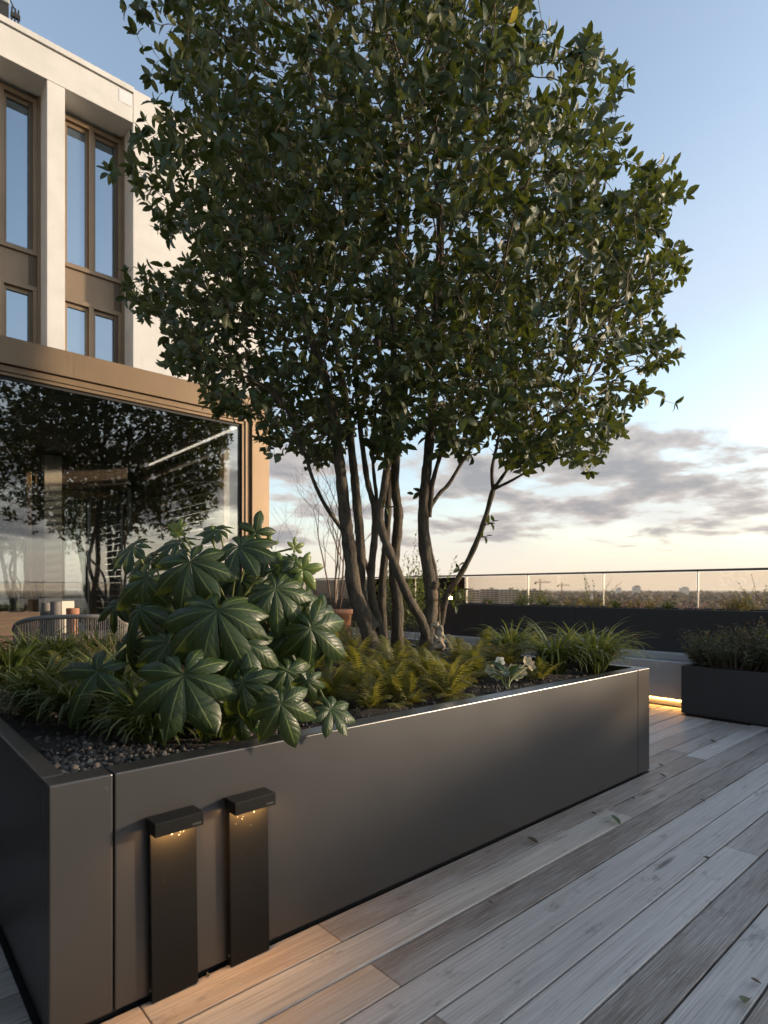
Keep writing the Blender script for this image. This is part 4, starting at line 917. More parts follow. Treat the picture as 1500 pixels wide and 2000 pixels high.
# stems and petioles
STB = [fb + np.array([dx, dy, 0]) for dx, dy in ((0, 0), (.10, .05), (-.10, .03), (.03, .14), (-.05, -.08), (.13, -.07))]
STT = [fb + np.array([dx, dy, h]) for dx, dy, h in ((.02, .02, .52), (.26, .08, .42), (-.26, .10, .40), (.08, .24, .55), (-.10, -.12, .26), (.30, -.16, .22))]
for a, b in zip(STB, STT): MB().tube(catmull([a - np.array([0, 0, .03]), (a + b)/2 + np.array([.02, -.01, 0]), b], 5), [.014]*11, 8).obj('stem', MAT['bare_bark'], fatsia, smooth=True)
for c, n_, s in pet:
    k = int(np.argmin([np.linalg.norm(c - b) + .4 * max(0, b[2] - c[2]) for b in STT])); b = STT[k]; a = STB[k]; p0 = a + (b - a) * random.uniform(.6, 1.0); mid = (p0 + c)/2 + np.array([0, 0, .05]) - n_ * .03
    MB().tube(catmull([p0, mid, c - n_ * .006], 4), [.0045]*9, 6).obj('petiole', MAT['stem_green'], fatsia, smooth=True)
# ---------------------------------------------------------------- ferns
def frond_mesh(seed, n=22, L=1.0):
    r = random.Random(seed); V, F, U, T = [], [], [], []; rach = []
    bend = r.uniform(.45, .8); side = r.uniform(-.12, .12)
    for i in range(n + 1):
        s = i / n; rach.append(np.array([side * s * s, L * (s - .18 * s * s * bend), L * (.62 * s * (1.15 - bend * .75 * s) - .18 * s ** 3)]))
    def quad(a, b, c, d, u, t):
        k = len(V); V.extend([a, b, c, d]); F.append((k, k+1, k+2, k+3)); U.extend([u]*4); T.extend([t]*4)
    for i in range(n):
        p, q = rach[i], rach[i+1]; quad(p + (-.004, 0, 0), p + (.004, 0, 0), q + (.003, 0, 0), q + (-.003, 0, 0), 0, 0)
        if i < 3: continue
        s = i / n; pl = .21 * L * math.sin(math.pi * (.10 + .90 * s) ** .8) ** .9 * r.uniform(.9, 1.1) + .012; tdir = nrm(q - p)
        for sd in (-1, 1):
            d = nrm(np.array([sd, .38, 0]) + tdir * .25 + np.array([0, 0, r.uniform(-.22, .05)])); nrmv = nrm(np.cross(d, tdir) * sd); wv = nrm(np.cross(nrmv, d)); m = 6
            prev = None
            for k in range(m + 1):
                f = k / m; c = p + d * pl * f + np.array([0, 0, -.25 * pl * f * f]); w = .021 * L * (1 - f * .85) * (1.0 if k % 2 == 0 else .50) + .001
                cur = (c - wv * w, c + wv * w)
                if prev: quad(prev[0], prev[1], cur[1], cur[0], 0, 0)
                prev = cur
    return mesh_np('frond', V, np.array(F), {'u': U, 'v': T, 'rnd': np.full(len(V), r.random())}, True)
FR = [frond_mesh(s) for s in range(7)]
for m in FR: m.materials.append(MAT['fern_leaf'])
def fern(px, py, size, n, label, z=SOILZ, pos=None):
    b = np.array(pos) if pos is not None else onz(px, py, z)
    t = thing('fern', label, 'fern', b, 'ferns under the tree')
    for k in range(int(n * 1.75)):
        a = k * 2.399 + random.uniform(-.3, .3); tilt = random.uniform(-.1, 1.05); s = size * .98 * random.uniform(.65, 1.15)
        o = link('frond', FR[random.randrange(7)], None, t); o.matrix_local = Matrix.Translation((random.uniform(-.015, .015), random.uniform(-.015, .015), 0)) @ Matrix.Rotation(a, 4, 'Z') @ Matrix.Rotation(tilt - .15, 4, 'X') @ Matrix.Scale(s, 4)
FERNS = [(640,1372,.27,15,'low fern touching the rim right of the drooping hand-shaped leaf'),(700,1350,.30,17,'fern in front of the leftmost thick stem, near the rim'),(615,1312,.27,14,'fern tucked beside the right side of the large-leaved plant'),(690,1300,.28,14,'fern at the foot of the leftmost thick stem'),(765,1330,.31,17,'bright fern in the middle of the bed between the two trunk groups'),(760,1372,.25,13,'small fern at the rim below the middle of the tree'),(830,1338,.30,16,'yellowish fern below the carved stone figure'),(872,1365,.27,15,'fern by the rim left of the white flower'),(900,1310,.29,15,'fern right of the stone figure'),(950,1283,.27,14,'golden fern behind the white flower'),(815,1295,.24,12,'fern pressed against the base of the right trunk'),(735,1288,.26,12,'fern behind the leftmost trunk base'),(660,1258,.24,12,'fern in front of the terracotta pot'),(590,1278,.24,12,'fern partly hidden behind the large-leaved plant'),(925,1328,.27,14,'fern just left of the hellebore blooms'),(890,1345,.24,12,'low fern in front of the mulch left of the hellebore'),(1030,1275,.26,12,'fern behind the cream faded blooms'),(985,1300,.24,12,'fern directly behind the open white flower'),(1050,1330,.20,10,'small fern at the rim right of the cream blooms'),(800,1375,.20,11,'low fern at the rim in the middle of the front'),(720,1385,.19,11,'low fern at the rim left of the middle'),(560,1395,.22,12,'low fern under the drooping leaf at the rim'),(130,1330,.22,12,'fern among the grasses at the far left'),(60,1395,.20,12,'small yellowish fern low at the left rim')]
for a in FERNS: fern(*a)
# ---------------------------------------------------------------- grassy clumps
def grass_clump(name, label, b, n, L, spread, mat='grass_leaf', group='strap-leaved grass clumps', wid=.0065, seed=None, cat='grass'):
    r = random.Random(seed if seed is not None else hash(label) & 0xffff); V, F, U, T, R = [], [], [], [], []
    for i in range(n):
        a = r.uniform(0, 6.283); l = L * r.uniform(.55, 1.15); lean = spread * r.uniform(.15, 1.0); bend = r.uniform(.5, 1.35); w = wid * r.uniform(.7, 1.25); rr = r.random(); rb = r.uniform(0, .035) * (L / .3)
        d = np.array([math.cos(a), math.sin(a), 0]); sd = np.array([-math.sin(a), math.cos(a), 0]); p = np.array([d[0]*rb, d[1]*rb, 0]); ang = math.pi/2 - lean * .55; ns = 7; tw = r.uniform(-.5, .5); k0 = len(V)
        for k in range(ns + 1):
            t = k / ns; ww = w * min(1, .55 + 1.6 * t) * (1 - t ** 3.2) + .0004; sv = sd * math.cos(tw * t) + np.array([0, 0, 1]) * math.sin(tw * t) * .6
            up = nrm(np.cross(d * math.cos(ang) + np.array([0, 0, math.sin(ang)]), sv))
            V += [p - sv * ww, p - up * ww * .35, p + sv * ww]; U += [-1, 0, 1]; T += [t]*3; R += [rr]*3
            p = p + (d * math.cos(ang) + np.array([0, 0, math.sin(ang)])) * l / ns; ang -= bend * .36 * (.4 + 1.2 * t)
        for k in range(ns): F += [(k0 + 3*k, k0 + 3*k + 1, k0 + 3*k + 4, k0 + 3*k + 3), (k0 + 3*k + 1, k0 + 3*k + 2, k0 + 3*k + 5, k0 + 3*k + 4)]
    o = link(name, mesh_np(name, V, np.array(F), {'u': U, 'v': T, 'rnd': R}), MAT[mat], loc=tuple(map(float, b))); return tag(o, label, cat, group)
GR = [(1000,1292,80,.34,'strap-leaved grass clump right of the stone figure, behind the white flower'),(1085,1318,120,.34,'full strap-leaved grass clump just right of the hellebore'),(1163,1316,120,.35,'strap-leaved grass clump in the far right corner of the big planter'),(1125,1296,70,.30,'strap-leaved grass clump between the two fuller clumps at the right end'),
      (300,1462,90,.25,'grass clump at the near rim left of the largest drooping leaf'),(160,1420,120,.30,'grass clump spilling over the near left corner of the planter'),(75,1400,90,.30,'grass clump leaning over the left rim of the planter'),(215,1370,90,.27,'shaded grass clump below the leftmost big leaf'),(20,1345,100,.32,'grass clump at the left edge of the picture'),(110,1320,110,.33,'bright grass clump in front of the rope chair'),(190,1305,100,.32,'grass clump just left of the large-leaved plant'),(60,1318,90,.33,'grass clump in front of the table end'),(250,1400,80,.24,'dark grass clump under the lowest left leaf'),(420,1440,50,.18,'small grass tuft at the rim beneath the big leaves'),(265,1445,70,.24,'grass tuft overhanging the rim near the panel joint'),(385,1425,60,.22,'grass tuft under the largest lower leaf'),(345,1440,70,.22,'grass tuft at the rim just right of the near-left clump'),(120,1385,110,.26,'low dark grass clump in the left of the bed behind the gravel'),(240,1335,90,.26,'grass clump shaded by the lowest big leaves')]
for px_, py_, n_, L_, lab in GR: grass_clump('grass_clump', lab, onz(px_, py_, SOILZ), int(n_ * 1.9), L_ * (1.22 if px_ > 900 else 1.14), 1.0, wid=.0075)
# ---------------------------------------------------------------- hellebore with one white flower
hb = onz(990, 1345, SOILZ); hel = thing('hellebore', 'hellebore with one open white flower and pale green older blooms', 'flower', hb)
def petal_flower(c, n_, R_, mat, npet=5, nm='flower', stamen=True, cup=.25):
    X = nrm(np.cross(n_, [0.2, .1, 1])); Yv = np.cross(n_, X); V, F, U, T = [], [], [], []
    for k in range(npet):
        a = 2*math.pi*k/npet + .3; d = X*math.cos(a) + Yv*math.sin(a); s = np.cross(n_, d); k0 = len(V)
        for i in range(5):
            f = i / 4; w = R_ * .52 * math.sin(math.pi * (.12 + .82 * f)) ** .8; p = d * R_ * f + n_ * R_ * cup * f * f
            V += [p - s*w, p - n_ * w * .12, p + s*w]; U += [-1, 0, 1]; T += [f*.8]*3
        for i in range(4): F += [(k0+3*i, k0+3*i+1, k0+3*i+4, k0+3*i+3), (k0+3*i+1, k0+3*i+2, k0+3*i+5, k0+3*i+4)]
    o = link(nm, mesh_np(nm, V, np.array(F), {'u': U, 'v': T, 'rnd': np.full(len(V), random.random())}), MAT[mat], hel); o.location = tuple(c - hb)
    if stamen:
        mb = MB(); 
        for k in range(22): q = X*random.gauss(0, .16) + Yv*random.gauss(0, .16); mb.tube([q*R_*.4, q*R_ + n_*R_*.30], [R_*.02, R_*.04], 4)
        mb.obj('stamens', MAT['stamen'], o).location = (0, 0, 0)
    MB().tube(catmull([hb + np.array([random.uniform(-.03, .03), random.uniform(-.03, .03), 0]), (hb + c)/2 + np.array([0, 0, .02]), c], 4), .0028, 5).obj('stalk', MAT['stem_green'], hel, smooth=True)
petal_flower(P(976, 1292, 3.42), camdir(-.1, .15, .95), .030, 'petal_white')
for px_, py_, D_, N_, m_ in ((958,1308,3.38,(-.4,.2,.9),'hellebore_green'),(972,1318,3.36,(0,-.2,.95),'hellebore_green'),(1001,1307,3.38,(.4,.3,.85),'hellebore_green'),(1010,1318,3.36,(.3,-.2,.9),'hellebore_green'),(990,1312,3.4,(.1,.5,.8),'hellebore_green'),(1018,1312,3.38,(.3,.3,.9),'petal_cream'),(1030,1293,3.4,(.2,.5,.8),'petal_cream'),(1036,1300,3.42,(.5,.2,.8),'petal_cream')): petal_flower(P(px_, py_, D_), camdir(*N_), .032, m_, 5, 'faded_flower', False, .45)
for k in range(9):
    a = k * .75; d = np.array([math.cos(a), math.sin(a), .25 + .3*random.random()]); d = nrm(d); V, F, U, T = LT[k % 4]; n_ = nrm(np.array([0, 0, 1.]) - d * d[2]); X = np.cross(d, n_)
    me = mesh_np('leaf', V * np.array([1.0, 1, 1]), F, {'u': U, 'v': T, 'rnd': np.full(len(V), random.random())}); me.materials.append(MAT['hellebore_leaf']); o = link('leaf', me, None, hel); o.matrix_local = mat_from(X, d, n_, np.array([0, 0, .03 + .05*random.random()]) + d*.03, .10)
# ---------------------------------------------------------------- shrubs built from leafy shoots
def shoots(n, base_fn, len_fn, dir_fn, leaf_n, leaf_l, mats, seed, leaf_w=.4):
    """upright leafy shoots; returns (twig builder, leaf arrays)"""
    r = np.random.default_rng(seed); mb = MB(); Vs, Fs, U_, T_, R_ = [], [], [], [], []; c = 0
    V0, F0, U0, T0 = leaf_template(2, .3, .15, leaf_w)
    for i in range(n):
        b = np.asarray(base_fn(r), float); L = len_fn(r); d = nrm(dir_fn(r, b)); tip = b + d * L + r.normal(0, .02, 3); mb.tube([b, (b + tip)/2 + r.normal(0, .008, 3), tip], [.0028, .002, .001], 4, False)
        m = leaf_n; a_ = nrm(np.cross(d, [.3, .2, .9])); b_ = np.cross(d, a_)
        for j in range(m):
            f = .25 + .75 * j / (m - 1); a = j * 2.4 + r.uniform(-.4, .4); dl = nrm(d * r.uniform(.4, 1.2) + math.cos(a)*a_ + math.sin(a)*b_); n_ = nrm(d - dl * (d @ dl) + r.normal(0, .15, 3)); n_ = nrm(n_ - dl * (n_ @ dl)); X = np.cross(dl, n_); s = leaf_l * r.uniform(.6, 1.2) * (1.1 - .5 * f)
            q = (V0[:, :1] * X + V0[:, 1:2] * dl + V0[:, 2:] * n_) * s + b + (tip - b) * f; Vs.append(q); Fs.append(F0 + c); c += len(V0); U_.append(U0); T_.append(T0); R_.append(np.full(len(V0), r.random()))
    return mb, mesh_np('foliage', np.vstack(Vs), np.vstack(Fs), {'u': np.concatenate(U_), 'v': np.concatenate(T_), 'rnd': np.concatenate(R_)})
def shrub(name, label, b, n, rad_, h, leaf_l, mat, group=None, leaf_n=12, seed=1, spread=.5, cat='shrub', tips=None):
    b = np.asarray(b, float); t = thing(name, label, cat, b, group)
    def bf(r): a = r.uniform(0, 6.28); q = rad_ * math.sqrt(r.random()); return b + np.array([q*math.cos(a), q*math.sin(a), r.uniform(0, .35) * h * (1 - q / (rad_ + 1e-6) * .5)])
    def lf(r): return h * r.uniform(.45, .85)
    def df(r, p): o_ = (p - b) / (rad_ + 1e-6) * spread; return np.array([o_[0] + r.normal(0, .18), o_[1] + r.normal(0, .18), 1.0])
    mb, me = shoots(n, bf, lf, df, leaf_n, leaf_l, None, seed)
    mb.obj('twigs', MAT['bare_bark'], t)['kind'] = 'stuff'; o = child_at('foliage', me, MAT[mat], t); o['kind'] = 'stuff'
    if tips:
        mb2, me2 = shoots(max(6, n // 6), bf, lambda r: h * r.uniform(.75, 1.08), df, 9, leaf_l * .8, None, seed + 77); o = child_at('young_shoots', me2, MAT[tips], t); o['kind'] = 'stuff'; mb2.obj('twigs', MAT['bare_bark'], t)['kind'] = 'stuff'
    return t
zS = .40
for k, (x_, y_, r_, h_, lab) in enumerate(((5.98, 1.93, .30, .36, 'dark bushy shrub at the end of the low black planter, nearest the light strip'), (6.10, 1.38, .36, .46, 'taller dark shrub with reddish tips at the right picture edge'), (6.05, .80, .32, .30, 'dark shrub in the low black planter just outside the right edge'), (6.1, .15, .32, .20, 'dark shrub farther down the low black planter'), (6.28, 1.75, .26, .40, 'dark shrub at the back of the low black planter'))):
    shrub('evergreen_shrub', lab, (x_, y_, zS), 260, r_, h_, .062, 'shrub_leaf', 'shrubs in the low black planter', 14, 40 + k, .55, tips='shrub_tip')
# planting along the parapet
def fxp(px): return float(onX(px, 1180, 6.95)[1])
zf = FZ - .03
for k, (px_, typ, lab) in enumerate(((955,'g','grass tuft on the parapet in front of the leftmost flats'),(1010,'g','grass tuft on the parapet before the third slab of flats'),(1045,'b','yellow-green bush on the parapet before the brownish flats'),(1068,'g','low grass tuft on the parapet right of the yellow-green bush'),(1118,'y','golden fern-like plant on the parapet under the short crane'),(1166,'t','tall wispy shrub on the parapet by the middle glass post'),(1205,'g','grass tuft on the parapet right of the tall wispy shrub'),(1232,'p','pinkish seed heads on the parapet near the middle'),(1262,'y','golden plant on the parapet right of the pink seed heads'),(1305,'g','wide grass tuft spilling over the parapet front'),(1345,'p','russet low plant on the parapet by the right glass post'),(1430,'y','golden spreading plant on the parapet at the right'),(1450,'y','second golden plant on the parapet, nearer the right edge'),(1487,'t','tall wispy shrub on the parapet at the right edge'),(905,'b','leafy bush on the parapet behind the leaning stem'),(1165,'y','small golden plant at the foot of the wispy shrub'))):
    yv = fxp(px_); b = (6.93 + .1 * math.sin(k * 2.1), yv, zf)
    if typ == 'g': grass_clump('grass_clump', lab, b, 60, .20, 1.15, group='plants along the parapet', seed=k, wid=.006)
    elif typ == 'y': shrub('golden_plant', lab, b, 26, .12, .19, .045, 'gold_leaf', 'plants along the parapet', 9, 90 + k, 1.2, 'plant')
    elif typ == 'p': shrub('russet_plant', lab, b, 24, .12, .13, .035, 'pinkish', 'plants along the parapet', 8, 90 + k, 1.1, 'plant')
    elif typ == 'b': shrub('leafy_bush', lab, b, 40, .16, .30, .05, 'bush_leaf', 'plants along the parapet', 9, 90 + k, .8, 'plant')
    else: shrub('wispy_shrub', lab, b, 7, .10, .52, .05, 'bush_leaf', 'plants along the parapet', 12, 90 + k, 1.0, 'shrub')
for k, lab in enumerate(('added shade bush first beyond the right picture edge', 'added shade bush second beyond the right picture edge', 'added shade bush third beyond the right picture edge', 'added shade bush fourth beyond the right picture edge', 'added shade bush fifth beyond the right picture edge')):  # unseen bushes added to shade the deck and the planter front
    shrub('leafy_bush', lab, (7.0, -1.75 - .78 * k, zf), 240, .42, .52, .075, 'shrub_leaf', 'added shade bushes on the hidden end of the parapet', 14, 130 + k, .45)
pk = MB(); pc = np.array([6.80, fxp(963), zf + .04]); fl = thing('pink_flower', 'single small pink flower on the parapet by the leftmost flats', 'flower', pc)
for k in range(6): a = k * 1.047; MB().tube([pc, pc + np.array([.012*math.cos(a), .012*math.sin(a), .016]), pc + np.array([.024*math.cos(a), .024*math.sin(a), .014])], [.003, .011, .002], 6).obj('petal', MAT['pinkish'], fl, smooth=True)
MB().tube([pc - np.array([0, 0, .05]), pc], .003, 5).obj('stalk', MAT['stem_green'], fl)
# ---------------------------------------------------------------- carved figure leaning on the trunk
sb = P(856, 1278, 4.12); st = thing('stone_figure', 'small weathered sand-coloured carved figure crouching at the right trunk base', 'statue', sb)
def blob(parts, mat, parent, name, noise=.0):
    """union of ellipsoids -> one remeshed body"""
    bm = bmesh.new()
    for c, r_, rot in parts:
        g = bmesh.ops.create_icosphere(bm, subdivisions=3, radius=1, matrix=Matrix.Translation(Vector(c)) @ Matrix.Rotation(rot, 4, Vector(-FW)) @ Matrix.Diagonal(Vector((*r_, 1))))
    me = bpy.data.meshes.new(name); bm.to_mesh(me); bm.free(); o = link(name, me, mat, parent); m = o.modifiers.new('remesh', 'REMESH'); m.mode = 'VOXEL'; m.voxel_size = .0045; m.use_smooth_shade = True
    s = o.modifiers.new('smooth', 'SMOOTH'); s.factor = .5; s.iterations = 3; return o
def sp(px, py, d=0.0): return P(px, py, 4.12 + d) - sb
blob([(sp(858,1262),(.040,.045,.032),0),(sp(856,1250),(.036,.040,.030),0),(sp(859,1238),(.026,.030,.036),.2),(sp(852,1222),(.022,.024,.024),0),(sp(846,1221,-.01),(.013,.014,.011),0),(sp(862,1228,-.012),(.012,.014,.030),.35),(sp(866,1247,-.012),(.011,.013,.026),-.25),(sp(864,1262,-.03),(.020,.024,.016),0),(sp(850,1264,-.03),(.020,.024,.016),0),(sp(850,1244,-.026),(.011,.013,.022),.5)], MAT['figure_stone'], st, 'body')
for dx in (-5, 4): MB().tube([sp(852 + dx * .6, 1217, -.004) , sp(852 + dx * .75, 1214, -.006)], [.009, .005], 8).obj('ear', MAT['figure_stone'], st, smooth=True).location = (0, 0, 0)
mb = MB(); cc = sp(857, 1258, -.035); 
mb.tube([cc + RT * .024 * math.cos(a) + UP * .022 * math.sin(a) - FW * .004 for a in np.linspace(0, 6.2, 20)], .0035, 6); mb.obj('carved_ring', MAT['figure_stone'], st, smooth=True).location = (0, 0, 0)
# small lamp on the leaning stem
lb = P(880, 1168, 4.38); lamp = thing('tree_spotlight', 'tiny glowing warm spotlight clipped to the leaning outer stem', 'lamp', lb)
MB().tube([lb + FW*.02, lb - FW*.005], [.012, .014], 10).obj('housing', MAT['gasket'], lamp, smooth=True)
bm = bmesh.new(); bmesh.ops.create_icosphere(bm, subdivisions=2, radius=.011); me = bpy.data.meshes.new('bulb'); bm.to_mesh(me); bm.free(); bo = link('bulb', me, MAT['bulb'], lamp); bo.location = tuple(-FW * .012)
# ---------------------------------------------------------------- terracotta pot and bare tree
pp = np.array([*P(656, 1151, 8.4)[:2], 0.0]); pot = thing('terracotta_pot', 'tall tapered terracotta pot beside the pavilion corner', 'pot', pp)
MB().lathe([(.15, 0), (.165, .02), (.225, .80), (.238, .80), (.240, .865), (.222, .868), (.21, .80)], (0, 0, 0), 36).obj('body', MAT['terracotta'], None, smooth=True).parent = pot
sl = MB().lathe([(.01, .79), (.205, .80)], (0, 0, 0), 24).obj('soil', MAT['soil']); sl.parent = pot
bare = thing('bare_tree', 'slender leafless multi-stem tree growing in the terracotta pot', 'tree', pp + np.array([0, 0, .8]))
rb_ = random.Random(12); br = MB(); tw_ = MB()
def grow(p, d, L, r, lev, mbs):
    n = 5; pts = [p]
    for i in range(n): d = nrm(d + np.array([rb_.gauss(0, .07), rb_.gauss(0, .07), .035])); pts.append(pts[-1] + d * L / n)
    mbs.tube(pts, [r * (1 - .45 * i / n) for i in range(n + 1)], 6 if lev < 2 else 4, False)
    if lev >= 5: return
    for k in range(3 if lev < 1 else (2 if lev < 2 else 3)):
        f = rb_.choice([2, 3, 4, 5]) if k else 5; a = rb_.uniform(0, 6.28); q = np.array([math.cos(a), math.sin(a), .15]); grow(pts[f], nrm(d + q * rb_.uniform(.45, .85)), L * rb_.uniform(.55, .8), r * .52, lev + 1, tw_ if lev >= 1 else mbs)
D_ = 8.4
for x0, x1, y1, r_ in ((650, 618, 1040, .015), (655, 642, 1010, .018), (660, 672, 1005, .016), (662, 696, 1060, .012), (648, 575, 1090, .011), (655, 655, 1050, .013)):
    a = P(x0, 1193, D_ + rb_.uniform(-.05, .05)); b = P(x1, y1, D_ + rb_.uniform(-.25, .25)); m_ = MB(); grow(a, nrm(b - a), np.linalg.norm(b - a) * .85, r_, 0, m_); m_.obj('stem', MAT['bare_bark'], bare, smooth=True)
tw_.obj('twigs', MAT['bare_bark'], bare)['kind'] = 'stuff'
shrub('leafy_bush', 'upright light green bush standing behind the two trunk groups', (*P(800, 1151, 8.0)[:2], .40), 46, .26, 1.45, .095, 'bush_leaf', None, 26, 5, .15)
bxp = P(800, 1151, 8.0); tb = thing('planter_box', 'small dark planter under the light green bush behind the trunks', 'planter', (bxp[0], bxp[1], 0)); MB().box(bxp[0] - .45, bxp[0] + .45, bxp[1] - .45, bxp[1] + .45, 0, .42).obj('box', MAT['far_planter_paint'], tb, bevel=.005); MB().box(bxp[0] - .41, bxp[0] + .41, bxp[1] - .41, bxp[1] + .41, .4, .43).obj('soil', MAT['soil'], tb)
sg = P(690, 1151, 5.6)
for k, (px_, D_, h_, lab) in enumerate(((690, 4.75, .42, 'sprawling yellow-green sprigs right of the terracotta pot'), (655, 4.6, .34, 'yellow-green sprigs in front of the terracotta pot'), (205, 3.9, .42, 'fine-leaved pale sprigs in front of the rope chair'), (240, 3.75, .34, 'fine-leaved sprigs between chair and large-leaved plant'), (720, 4.7, .30, 'yellow-green sprigs behind the leftmost trunk'))):
    b = P(px_, 1151, D_); b = np.array([b[0], min(b[1], 3.95), SOILZ]); shrub('leafy_sprigs', lab, b, 22, .14, h_, .032, 'bush_leaf', 'leafy sprigs at the back of the planter', 14, 20 + k, .8, 'plant')
# ---------------------------------------------------------------- table, chair and pots in front of the pavilion
tY = 5.55; te = onY(78, 1232, tY); tz = .76
table = thing('wooden_table', 'weathered wooden table with its end showing at the left edge', 'table', (te[0] - 1.0, tY + .4, 0))
for k in range(7): MB().box(te[0] - 2.2, te[0], tY + k*.13, tY + k*.13 + .125, tz - .035, tz).obj('board', MAT['table_wood'], table, bevel=.003)
MB().box(te[0] - 2.15, te[0] - .06, tY + .05, tY + .12, tz - .13, tz - .036).obj('apron', MAT['table_wood'], table, bevel=.003)
for x_, y_ in ((te[0] - .14, tY + .06), (te[0] - .14, tY + .78), (te[0] - 2.1, tY + .06), (te[0] - 2.1, tY + .78)): MB().box(x_ - .04, x_ + .04, y_, y_ + .08, 0, tz - .036).obj('leg', MAT['table_wood'], table, bevel=.004)
tray = thing('wooden_crate', 'low wooden box standing on the table at the left edge', 'box', (te[0] - .3, tY + .35, tz))
a0 = onY(77, 1195, tY + .25); MB().box(te[0] - 1.1, a0[0], tY + .24, tY + .265, tz, a0[2]).obj('board', MAT['table_wood'], tray, bevel=.003); MB().box(te[0] - 1.1, a0[0], tY + .55, tY + .575, tz, a0[2]).obj('board', MAT['table_wood'], tray, bevel=.003); MB().box(a0[0] - .025, a0[0] - .001, tY + .266, tY + .549, tz, a0[2] - .004).obj('board', MAT['table_wood'], tray, bevel=.003); MB().box(te[0] - 1.1, a0[0] - .026, tY + .266, tY + .549, tz, tz + .02).obj('base', MAT['table_wood'], tray)
side = thing('side_table', 'dark low sideboard carrying the pots beside the wooden table', 'table', (te[0] + .35, tY + .35, 0)); MB().box(te[0] + .03, te[0] + .95, tY + .05, tY + .65, tz - .05, tz - .01).obj('top', MAT['grey_pot'], side, bevel=.004)
for x_, y_ in ((te[0] + .07, tY + .1), (te[0] + .9, tY + .1), (te[0] + .07, tY + .6), (te[0] + .9, tY + .6)): MB().box(x_ - .02, x_ + .02, y_ - .02, y_ + .02, 0, tz - .051).obj('leg', MAT['grey_pot'], side)
def potn(px0, px1, pytop, Y, mat, label, name='plant_pot'):
    a, b = onY(px0, pytop, Y), onY(px1, pytop, Y); r_ = (b[0] - a[0]) / 2 * .92; c = np.array([(a[0] + b[0])/2, Y, tz - .01]); h = a[2] - c[2]; t = thing(name, label, 'pot', c, None)
    o = MB().lathe([(r_*.86, 0), (r_*.9, .005), (r_, h - .006), (r_*.985, h), (r_*.93, h), (r_*.88, h*.5)], (0, 0, 0), 32).obj('body', MAT[mat], None, smooth=True); o.parent = t
potn(80, 100, 1177, tY + .40, 'grey_pot', 'dark grey cylindrical pot, left of the two on the sideboard'); potn(97, 121, 1175, tY + .22, 'grey_pot', 'brown-grey cylindrical pot, right of the two on the sideboard'); potn(128, 156, 1188, tY + .25, 'terracotta', 'short red clay pot beside the cream card')
ca = onY(121, 1174, tY + .42); cb = onY(145, 1187, tY + .42); cd = MB().box(ca[0], cb[0], tY + .418, tY + .424, tz - .008, ca[2]).obj('card', MAT['paper']); tag(cd, 'cream blank card standing between the grey pot and the red pot', 'card')
# rope chair
cc = P(142, 1151, 4.55); chair = thing('rope_chair', 'rounded armchair of grey vertical rope strands, its back to the planter', 'chair', (cc[0], cc[1], 0)); R0 = .36
dirc = math.atan2(-cc[1], -cc[0]); ring = []; top = []
for i in range(49):
    a = dirc + math.radians(-112 + 224 * i / 48); s = abs(i - 24) / 24; zt = .955 - .20 * s ** 2.6; top.append(np.array([R0*1.06*math.cos(a), R0*1.06*math.sin(a), zt])); ring.append(np.array([R0*.93*math.cos(a), R0*.93*math.sin(a), .46]))
def cpart(mb, nm, m, sm=True): o = mb.obj(nm, m, None, smooth=sm); o.parent = chair; return o
cpart(MB().tube(top, .016, 8), 'top_rail', MAT['rope']); cpart(MB().tube(ring, .014, 8), 'seat_rail', MAT['gasket'])
for i in range(0, 49):
    for e in (-.006, .006): 
        if i % 1 == 0: 
            q = np.array([-math.sin(dirc), math.cos(dirc), 0]) * e; mid = (top[i] + ring[i])/2 * np.array([1.05, 1.05, 1]); cpart(MB().tube([ring[i] + q, mid + q, top[i] + q], .0048, 5, False), 'rope_strand', MAT['rope'])
cpart(MB().lathe([(.30, .43), (.33, .45), (.33, .50), (.31, .52), (.02, .525)], (0, 0, 0), 28), 'seat_cushion', MAT['curtain'])
for a in (.8, 2.36, 3.93, 5.5): cpart(MB().tube([(R0*.75*math.cos(a), R0*.75*math.sin(a), .44), (R0*.92*math.cos(a), R0*.92*math.sin(a), 0)], [.016, .012], 8), 'leg', MAT['gasket'])
# ---------------------------------------------------------------- fallen leaves on the deck
FALL = [(1052,1648,.055,20,'curled brown fallen leaf on the deck below the middle of the planter'),(1212,1611,.062,-10,'green fallen leaf lying across a deck joint'),(1165,1590,.03,60,'dark fallen leaf fragment by a deck joint'),(1302,1518,.04,30,'small dark fallen leaf level with the far right corner of the planter'),(1296,1497,.035,0,'dark fallen leaf just beyond the far right planter corner'),(1398,1450,.04,50,'small fallen leaf in front of the low black planter'),(1378,1566,.025,10,'tiny fallen leaf near the right picture edge'),(1385,1677,.035,80,'dark leaf scrap on the light plank at right'),(1466,1950,.062,100,'pale green fallen leaf at the lower right'),(1488,1922,.030,40,'small grey leaf above the pale green fallen leaf'),(962,1765,.018,15,'tiny twig scrap on the dark plank'),(407,1908,.016,0,'dark seed on the deck between the two bollard lights'),(1240,1560,.035,75,'dark leaf scrap standing in a deck joint')]
for k, (px_, py_, s_, a_, lab) in enumerate(FALL):
    V, F, U, T = leaf_template(6, .5, -.35 if k % 2 else -.2, .55); me = mesh_np('fallen_leaf', V, F, {'u': U, 'v': T, 'rnd': np.full(len(V), .1 * k)}); me.materials.append(MAT['hellebore_leaf' if k in (1, 8) else 'litter'])
    c = onz(px_, py_, .004); o = link('fallen_leaf', me); o.matrix_local = Matrix.Translation(Vector(c)) @ Matrix.Rotation(math.radians(a_), 4, 'Z') @ Matrix.Rotation(math.radians(6 + 8 * (k % 3)), 4, 'Y') @ Matrix.Scale(s_, 4); tag(o, lab, 'leaf', 'fallen leaves on the deck')

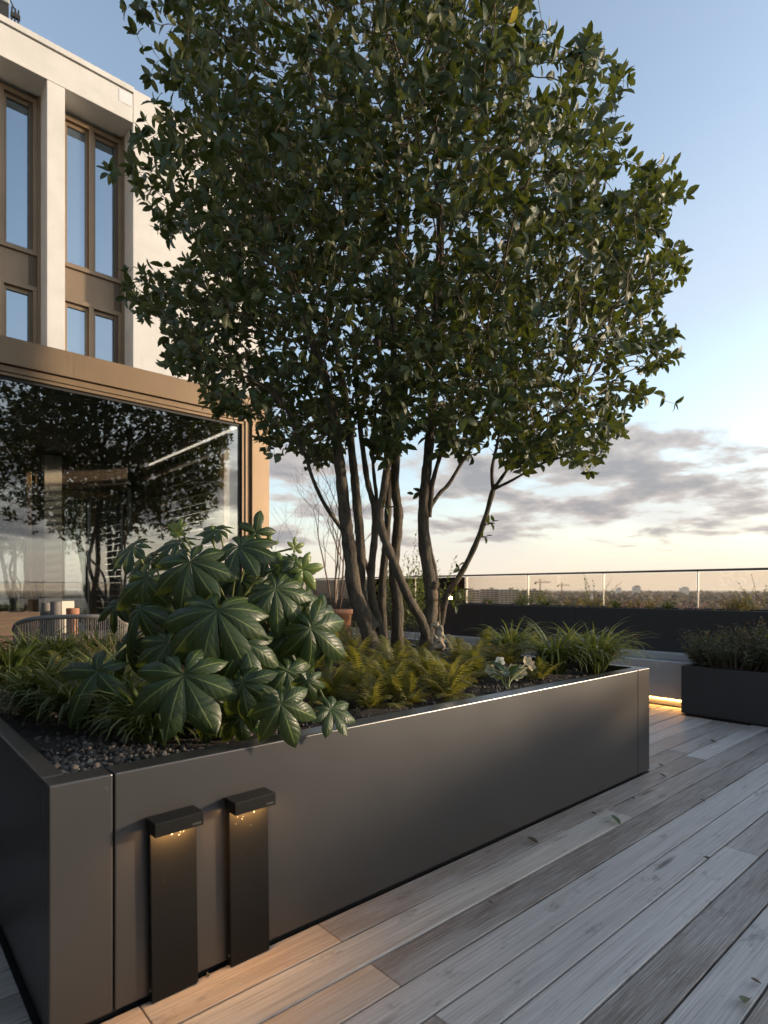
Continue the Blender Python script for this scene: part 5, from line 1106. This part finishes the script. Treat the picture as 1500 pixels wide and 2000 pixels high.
# ---------------------------------------------------------------- added unseen hedge in a dark box to keep the planter's left end in shade
hx0, hx1, hy0, hy1 = -1.25, -.30, .55, 5.2
hbx = thing('planter_box', 'added unseen dark box holding the hedge left of the walkway', 'planter', (-.8, 2.4, 0)); MB().box(hx0, hx1, hy0, hy1, .0, .654).obj('box', MAT['planter_paint'], hbx, bevel=.005)
shade_hedge = thing('shade_hedge', 'added unseen clipped hedge left of the walkway', 'shade_hedge', (-.8, 2.4, .654)); hr = np.random.default_rng(8); V0, F0, U0, T0 = leaf_template(2, .3, .15, .5); n = 9000
pp_ = np.c_[hr.uniform(hx0, hx1, n), hr.uniform(hy0, hy1, n), hr.uniform(.62, 2.25, n)]; dv = hr.normal(0, 1, (n, 3)); dv /= np.linalg.norm(dv, axis=1, keepdims=True); nv = np.cross(dv, hr.normal(0, 1, (n, 3))); nv /= np.linalg.norm(nv, axis=1, keepdims=True); xv = np.cross(dv, nv)
q_ = (V0[None, :, 0, None]*xv[:, None] + V0[None, :, 1, None]*dv[:, None] + V0[None, :, 2, None]*nv[:, None]) * .10 + pp_[:, None]
o = child_at('foliage', mesh_np('foliage', q_.reshape(-1, 3), (F0[None] + (np.arange(n)*len(V0))[:, None, None]).reshape(-1, 4), {'u': np.tile(U0, n), 'v': np.tile(T0, n), 'rnd': np.repeat(hr.random(n), len(V0))}), MAT['shrub_leaf'], shade_hedge); o['kind'] = 'stuff'
for k in range(6): MB().tube([(-.8, hy0 + .5 + k*.78, .6), (-.78, hy0 + .52 + k*.78, 2.0)], [.03, .012], 7).obj('trunk', MAT['bark'], shade_hedge)

# pendant lamps glowing in the room behind the rear glazing
for k, (px_, py_, lab) in enumerate(((139, 1164, 'left of two tiny warm pendant lamps inside the pavilion'), (147, 1165, 'right of two tiny warm pendant lamps inside the pavilion'))):
    c = onY(px_, py_, 10.9); pl = thing('pendant_lamp', lab, 'lamp', c, 'pendant lamps inside the pavilion')
    MB().tube([c + np.array([0, 0, .06]), (c[0], c[1], 3.2)], .004, 5).obj('cord', MAT['gasket'], pl)
    MB().lathe([(.02, .06), (.05, .03), (.065, 0.0), (.06, 0.0)], tuple(c), 16).obj('shade', MAT['gasket'], pl, smooth=True)
    bm = bmesh.new(); bmesh.ops.create_icosphere(bm, subdivisions=2, radius=.028); me = bpy.data.meshes.new('bulb'); bm.to_mesh(me); bm.free(); bo = link('bulb', me, MAT['led_warm'], pl); bo.location = (0, 0, -.01)
    ld = bpy.data.lights.new('pendant_light', 'POINT'); ld.energy = 14; ld.color = (1.0, .70, .40); ld.shadow_soft_size = .05; lo = bpy.data.objects.new('pendant_light', ld); COL.objects.link(lo); lo.parent = pl; lo.location = (0, 0, -.06)
